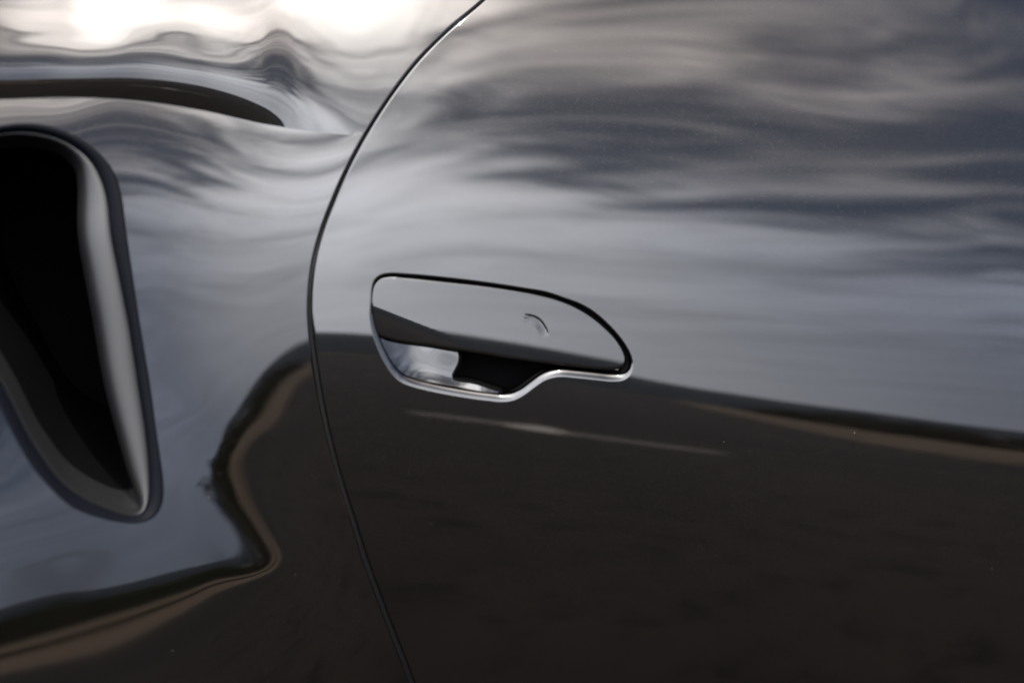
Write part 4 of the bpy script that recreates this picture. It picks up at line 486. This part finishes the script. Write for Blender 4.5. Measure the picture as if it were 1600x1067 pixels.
def make_handle():
    L = curve(FLAP, 0.0012, True)
    if area(L) < 0: L = L[::-1]
    A, Bp = np.array(ROLL); dl = (Bp-A)/np.linalg.norm(Bp-A); nl = np.array([dl[1], -dl[0]])
    if nl[1] > 0: nl = -nl
    mk_ = curve(MARK, 0.0004); tm = np.linspace(0, 1, len(mk_))
    tg = np.gradient(mk_, axis=0); tg /= np.linalg.norm(tg, axis=1, keepdims=True); mn = np.stack([tg[:, 1], -tg[:, 0]], -1)
    cen = mk_.mean(0)+np.array([-0.02, -0.02])
    if (mn*(mk_.mean(0)-cen)).sum() < 0: mn = -mn
    def hgt(x, z):
        h = door_f(x, z)[0]-0.0004
        q = np.stack([np.ravel(x), np.ravel(z)], -1)
        t = ((q-A)*nl).sum(-1)+0.0
        h = h+np.where(t > 0, 2.2*np.maximum(t, 0)**2, 0).reshape(h.shape)-0.0155*(np.asarray(z)-A[1])
        # thumb mark: a shallow pad that sinks behind a curved ledge
        d2 = ((q[:, None, :]-mk_[None])**2).sum(-1); i = d2.argmin(1)
        e = ((q-mk_[i])*mn[i]).sum(-1)      # >0 outside the arc
        fade = np.sin(np.pi*np.clip(tm[i], 0, 1))**0.8
        fade = fade*np.exp(-(np.maximum(np.sqrt(d2[np.arange(len(q)), i])-0.006, 0)/0.004)**2)
        s = np.clip((0.0-e)/0.0017, 0, 1); s = s*s*(3-2*s)
        back = np.clip((-e-0.0017)/0.0070, 0, 1); back = 1-back*back*(3-2*back)
        return h+(0.00065*fade*s*back).reshape(h.shape)
    def f(x, z):
        x = np.asarray(x, float); z = np.asarray(z, float); e = 8e-5
        return hgt(x, z), (hgt(x+e, z)-hgt(x-e, z))/(2*e), (hgt(x, z+e)-hgt(x, z-e))/(2*e)
    c = mk_.mean(0)
    gx, gz = np.meshgrid(np.arange(c[0]-0.016, c[0]+0.014, 0.0004), np.arange(c[1]-0.014, c[1]+0.014, 0.0004))
    extra = np.stack([gx.ravel(), gz.ravel()], -1)
    b = Build()
    # inset the outline by the edge radius, so that the rolled edge ends on the traced outline
    T = np.roll(L, -1, 0)-np.roll(L, 1, 0); T /= np.linalg.norm(T, axis=1, keepdims=True); inw = np.stack([-T[:, 1], T[:, 0]], -1)
    low_ = np.clip(inw[:, 1]*1.0, 0, 1)
    rad = 0.0011+0.0016*low_
    for _ in range(10): rad = 0.5*rad+0.25*(np.roll(rad, 1)+np.roll(rad, -1))
    Li = L+inw*rad[:, None]
    V, F = fill(Li, [], 0.003, extra)
    P, Nn = lift(f, V); b.add(P, Nn, F)
    rings, nr = fillet(f, Li, rad, 0.0075, 1, True, 8)
    if ((rings[3]-rings[0])[:, [0, 2]]*inw).sum() > 0: rings, nr = fillet(f, Li, rad, 0.0075, -1, True, 8)
    V, F = strips(rings, True); b.add(V, np.vstack(nr), F)
    # back face of the flap
    back = rings[-1]; k = len(back); b.add(np.vstack([back, back.mean(0)[None]]), np.tile([0, 1.0, 0], (k+1, 1)), [(i, (i+1) % k, k) for i in range(k)])
    return link('door_handle', b.make('door_handle', PAINT), door)
make_handle()

pocket = curve(INSERT, 0.002, True)
if area(pocket) < 0: pocket = pocket[::-1]

def make_recess():
    # grown a little past the cut-out so that it closes behind the door skin
    T = np.roll(hole, -1, 0)-np.roll(hole, 1, 0); T /= np.linalg.norm(T, axis=1, keepdims=True); inw = np.stack([-T[:, 1], T[:, 0]], -1)
    L = hole-inw*0.0012
    L = L[::3]
    V, F = fill(L, [pocket], 0.0025)
    P, Nn = lift(dish_f, V)
    lim = door_f(P[:, 0], P[:, 2])[0]+0.0010
    P[:, 1] = np.maximum(P[:, 1], lim)
    b = Build(); b.add(P, Nn, F)
    return link('handle_recess', b.make('handle_recess', PAINT), door)
make_recess()

def make_pocket():                        # black pocket sunk behind the cup, shaped to the dark area under the flap
    x, z = pocket.T
    T = np.roll(pocket, -1, 0)-np.roll(pocket, 1, 0); T /= np.linalg.norm(T, axis=1, keepdims=True); inw = np.stack([-T[:, 1], T[:, 0]], -1)
    y0 = np.clip(dish_f(x, z)[0], door_f(x, z)[0]+0.004, door_f(x, z)[0]+0.009)
    rings = []
    for o_, d_ in ((-.0010, .0006), (0, -.0002), (.0006, .0), (.0012, .001), (.0020, .012), (.0030, .024)):
        q = pocket+inw*o_; rings.append(np.stack([q[:, 0], y0+d_, q[:, 1]], -1))
    Nn = poly_normals(rings, True)
    if (Nn[4][:, [0, 2]]*inw).sum() < 0: Nn = -Nn
    b = Build(); V, F = strips(rings, True); b.add(V, Nn.reshape(-1, 3), F)
    V, F = fill(pocket+inw*0.0028, [], 0.006)
    y = np.full(len(V), float((y0+0.0238).mean())); b.add(np.stack([V[:, 0], y, V[:, 1]], -1), np.tile([0, -1.0, 0], (len(V), 1)), F)
    return link('recess_pocket', b.make('recess_pocket', PLASTIC), door)
make_pocket()

def make_handle_seal():
    # dark gasket that fills the slot between door skin and flap, round the top and the front end
    T = np.roll(hole, -1, 0)-np.roll(hole, 1, 0); T /= np.linalg.norm(T, axis=1, keepdims=True); inw = np.stack([-T[:, 1], T[:, 0]], -1)
    use = (inw[:, 1] < 0.3) | (hole[:, 0] > HOLE[28][0])
    i0 = np.where(use & ~np.roll(use, 1))[0][0]
    idx = []
    i = i0
    while use[i % len(hole)] and len(idx) < len(hole): idx.append(i % len(hole)); i += 1
    L = hole[idx]; I = inw[idx]
    rings = []
    for o_, d_ in ((-0.0005, 0.0062), (0.0012, 0.0048), (0.0030, 0.0044), (0.0048, 0.0050), (0.0062, 0.0075)):
        q = L+I*o_; rings.append(np.stack([q[:, 0], door_f(q[:, 0], q[:, 1])[0]+d_, q[:, 1]], -1))
    Nn = poly_normals(rings, False)
    if Nn[..., 1].mean() > 0: Nn = -Nn
    V, F = strips(rings, False); b = Build(); b.add(V, Nn.reshape(-1, 3), F)
    return link('handle_seal', b.make('handle_seal', PLASTIC), door)
make_handle_seal()

I0 = curve(INTAKE0, 0.004, True); kI = len(I0)
def resamp(P):                            # the three intake outlines share their point order
    Q0 = np.array(INTAKE0); Q = np.array(P)
    ext = lambda A: np.vstack([A[-3:], A, A[:3]])
    t = np.r_[0, np.cumsum(np.linalg.norm(np.diff(ext(Q0), axis=0), axis=1))]
    tt = np.linspace(t[3], t[-3], kI+1)[:-1]
    q = np.stack([hermite(t, ext(Q)[:, i], tt) for i in range(3)], -1)
    for _ in range(6): q = 0.5*q+0.25*(np.roll(q, 1, 0)+np.roll(q, -1, 0))
    return q
I0 = resamp(INTAKE0); I1 = resamp(INTAKE1); I2 = resamp(INTAKE2)

def make_fender():
    L0 = I0[:, [0, 2]]
    rev = area(L0) < 0
    hl = L0[::-1] if rev else L0
    b = Build()
    cx_ = np.arange(-0.54, -0.12, 0.0022); cz_ = hermite(CREASE['xs'], CREASE['zs'], cx_)
    ex = np.vstack([np.stack([cx_, cz_+o_], -1) for o_ in (-0.0025, -0.0003, 0.0003, 0.0025, 0.005, 0.008, 0.012, 0.017, 0.022, 0.027, 0.032, 0.037, 0.042, 0.047)])
    V, F = fill(side_loop(fe, -0.72), [hl], 0.0055, ex)
    P, Nn = lift(fend_f, V); b.add(P, Nn, F)
    T = np.roll(hl, -1, 0)-np.roll(hl, 1, 0); T /= np.linalg.norm(T, axis=1, keepdims=True); inw = np.stack([-T[:, 1], T[:, 0]], -1)
    rings, nr = fillet(fend_f, hl, 0.0009, 0.008, 1, True, 7)
    if ((rings[3]-rings[0])[:, [0, 2]]*inw).sum() < 0: rings, nr = fillet(fend_f, hl, 0.0009, 0.008, -1, True, 7)
    V, F = strips(rings, True); b.add(V, np.vstack(nr), F)
    rings, nr = fillet(fend_f, fe, 0.0021, 0.014, 1, False, 7)
    if (rings[3]-rings[0])[:, 0].sum() < 0: rings, nr = fillet(fend_f, fe, 0.0021, 0.014, -1, False, 7)
    V, F = strips(rings, False); b.add(V, np.vstack(nr), F)
    return link('rear_fender', b.make('rear_fender', PAINT), car)
fender = make_fender()

def ring_part(name, rings, m, parent, cap=False):
    Nn = poly_normals(rings, True)
    if Nn[0, :, 1].mean() > 0: Nn = -Nn
    V, F = strips(rings, True); Nn = Nn.reshape(-1, 3); b = Build(); b.add(V, Nn, F)
    if cap:
        L = rings[-1]; k = len(L); b.add(np.vstack([L, L.mean(0)[None]]), np.tile([0, -1.0, 0], (k+1, 1)), [(i, (i+1) % k, k) for i in range(k)])
    return link(name, b.make(name, m), parent)

def lerp(A, B_, t, dy=0.0):
    q = A*(1-t)+B_*t; q = q.copy(); q[:, 1] += dy; return q
ring_part('intake_lip', [lerp(I0, I1, -.05, .003), lerp(I0, I1, -.05, .0002), lerp(I0, I1, .02, -.0009), lerp(I0, I1, .14, -.0012), lerp(I0, I1, .28, -.0016), lerp(I0, I1, .5, -.0016), lerp(I0, I1, .75, -.0006), lerp(I0, I1, .95, .001), lerp(I0, I1, 1.0, .005)], SATIN, fender)
cen = I2.mean(0)
def shrink(A, s, dy): q = A+(cen-A)*s; q = q.copy(); q[:, 1] = q[:, 1]+dy; return q
bev = [(-.06, .003), (0, .0016), (.12, .0007), (.25, .0003), (.4, .0003), (.55, .0009), (.7, .0023), (.85, .0050), (1.0, .0105)]
ring_part('intake_bevel', [lerp(I1, I2, t_, d_) for t_, d_ in bev]+[shrink(I2, .05, .026), shrink(I2, .08, .05)], BEVEL, fender)
ring_part('intake_duct', [shrink(I2, .06, .03), shrink(I2, .10, .06), shrink(I2, .14, .12), shrink(I2, .18, .24)], DUCT, fender, cap=True)

def make_gap_seal():
    T = np.gradient(gl, axis=0); T /= np.linalg.norm(T, axis=1, keepdims=True); nn_ = np.stack([-T[:, 1], T[:, 0]], -1)
    rings = []
    for o_, d_ in ((-.009, .013), (-.004, .0105), (0, .0095), (.004, .0105), (.009, .013)):
        q = gl+nn_*o_; rings.append(np.stack([q[:, 0], door_f(gl[:, 0], gl[:, 1])[0]+d_, q[:, 1]], -1))
    Nn = poly_normals(rings, False)
    if Nn[..., 1].mean() > 0: Nn = -Nn
    V, F = strips(rings, False); b = Build(); b.add(V, Nn.reshape(-1, 3), F)
    return link('door_seal', b.make('door_seal', RUBBER), car)
make_gap_seal()
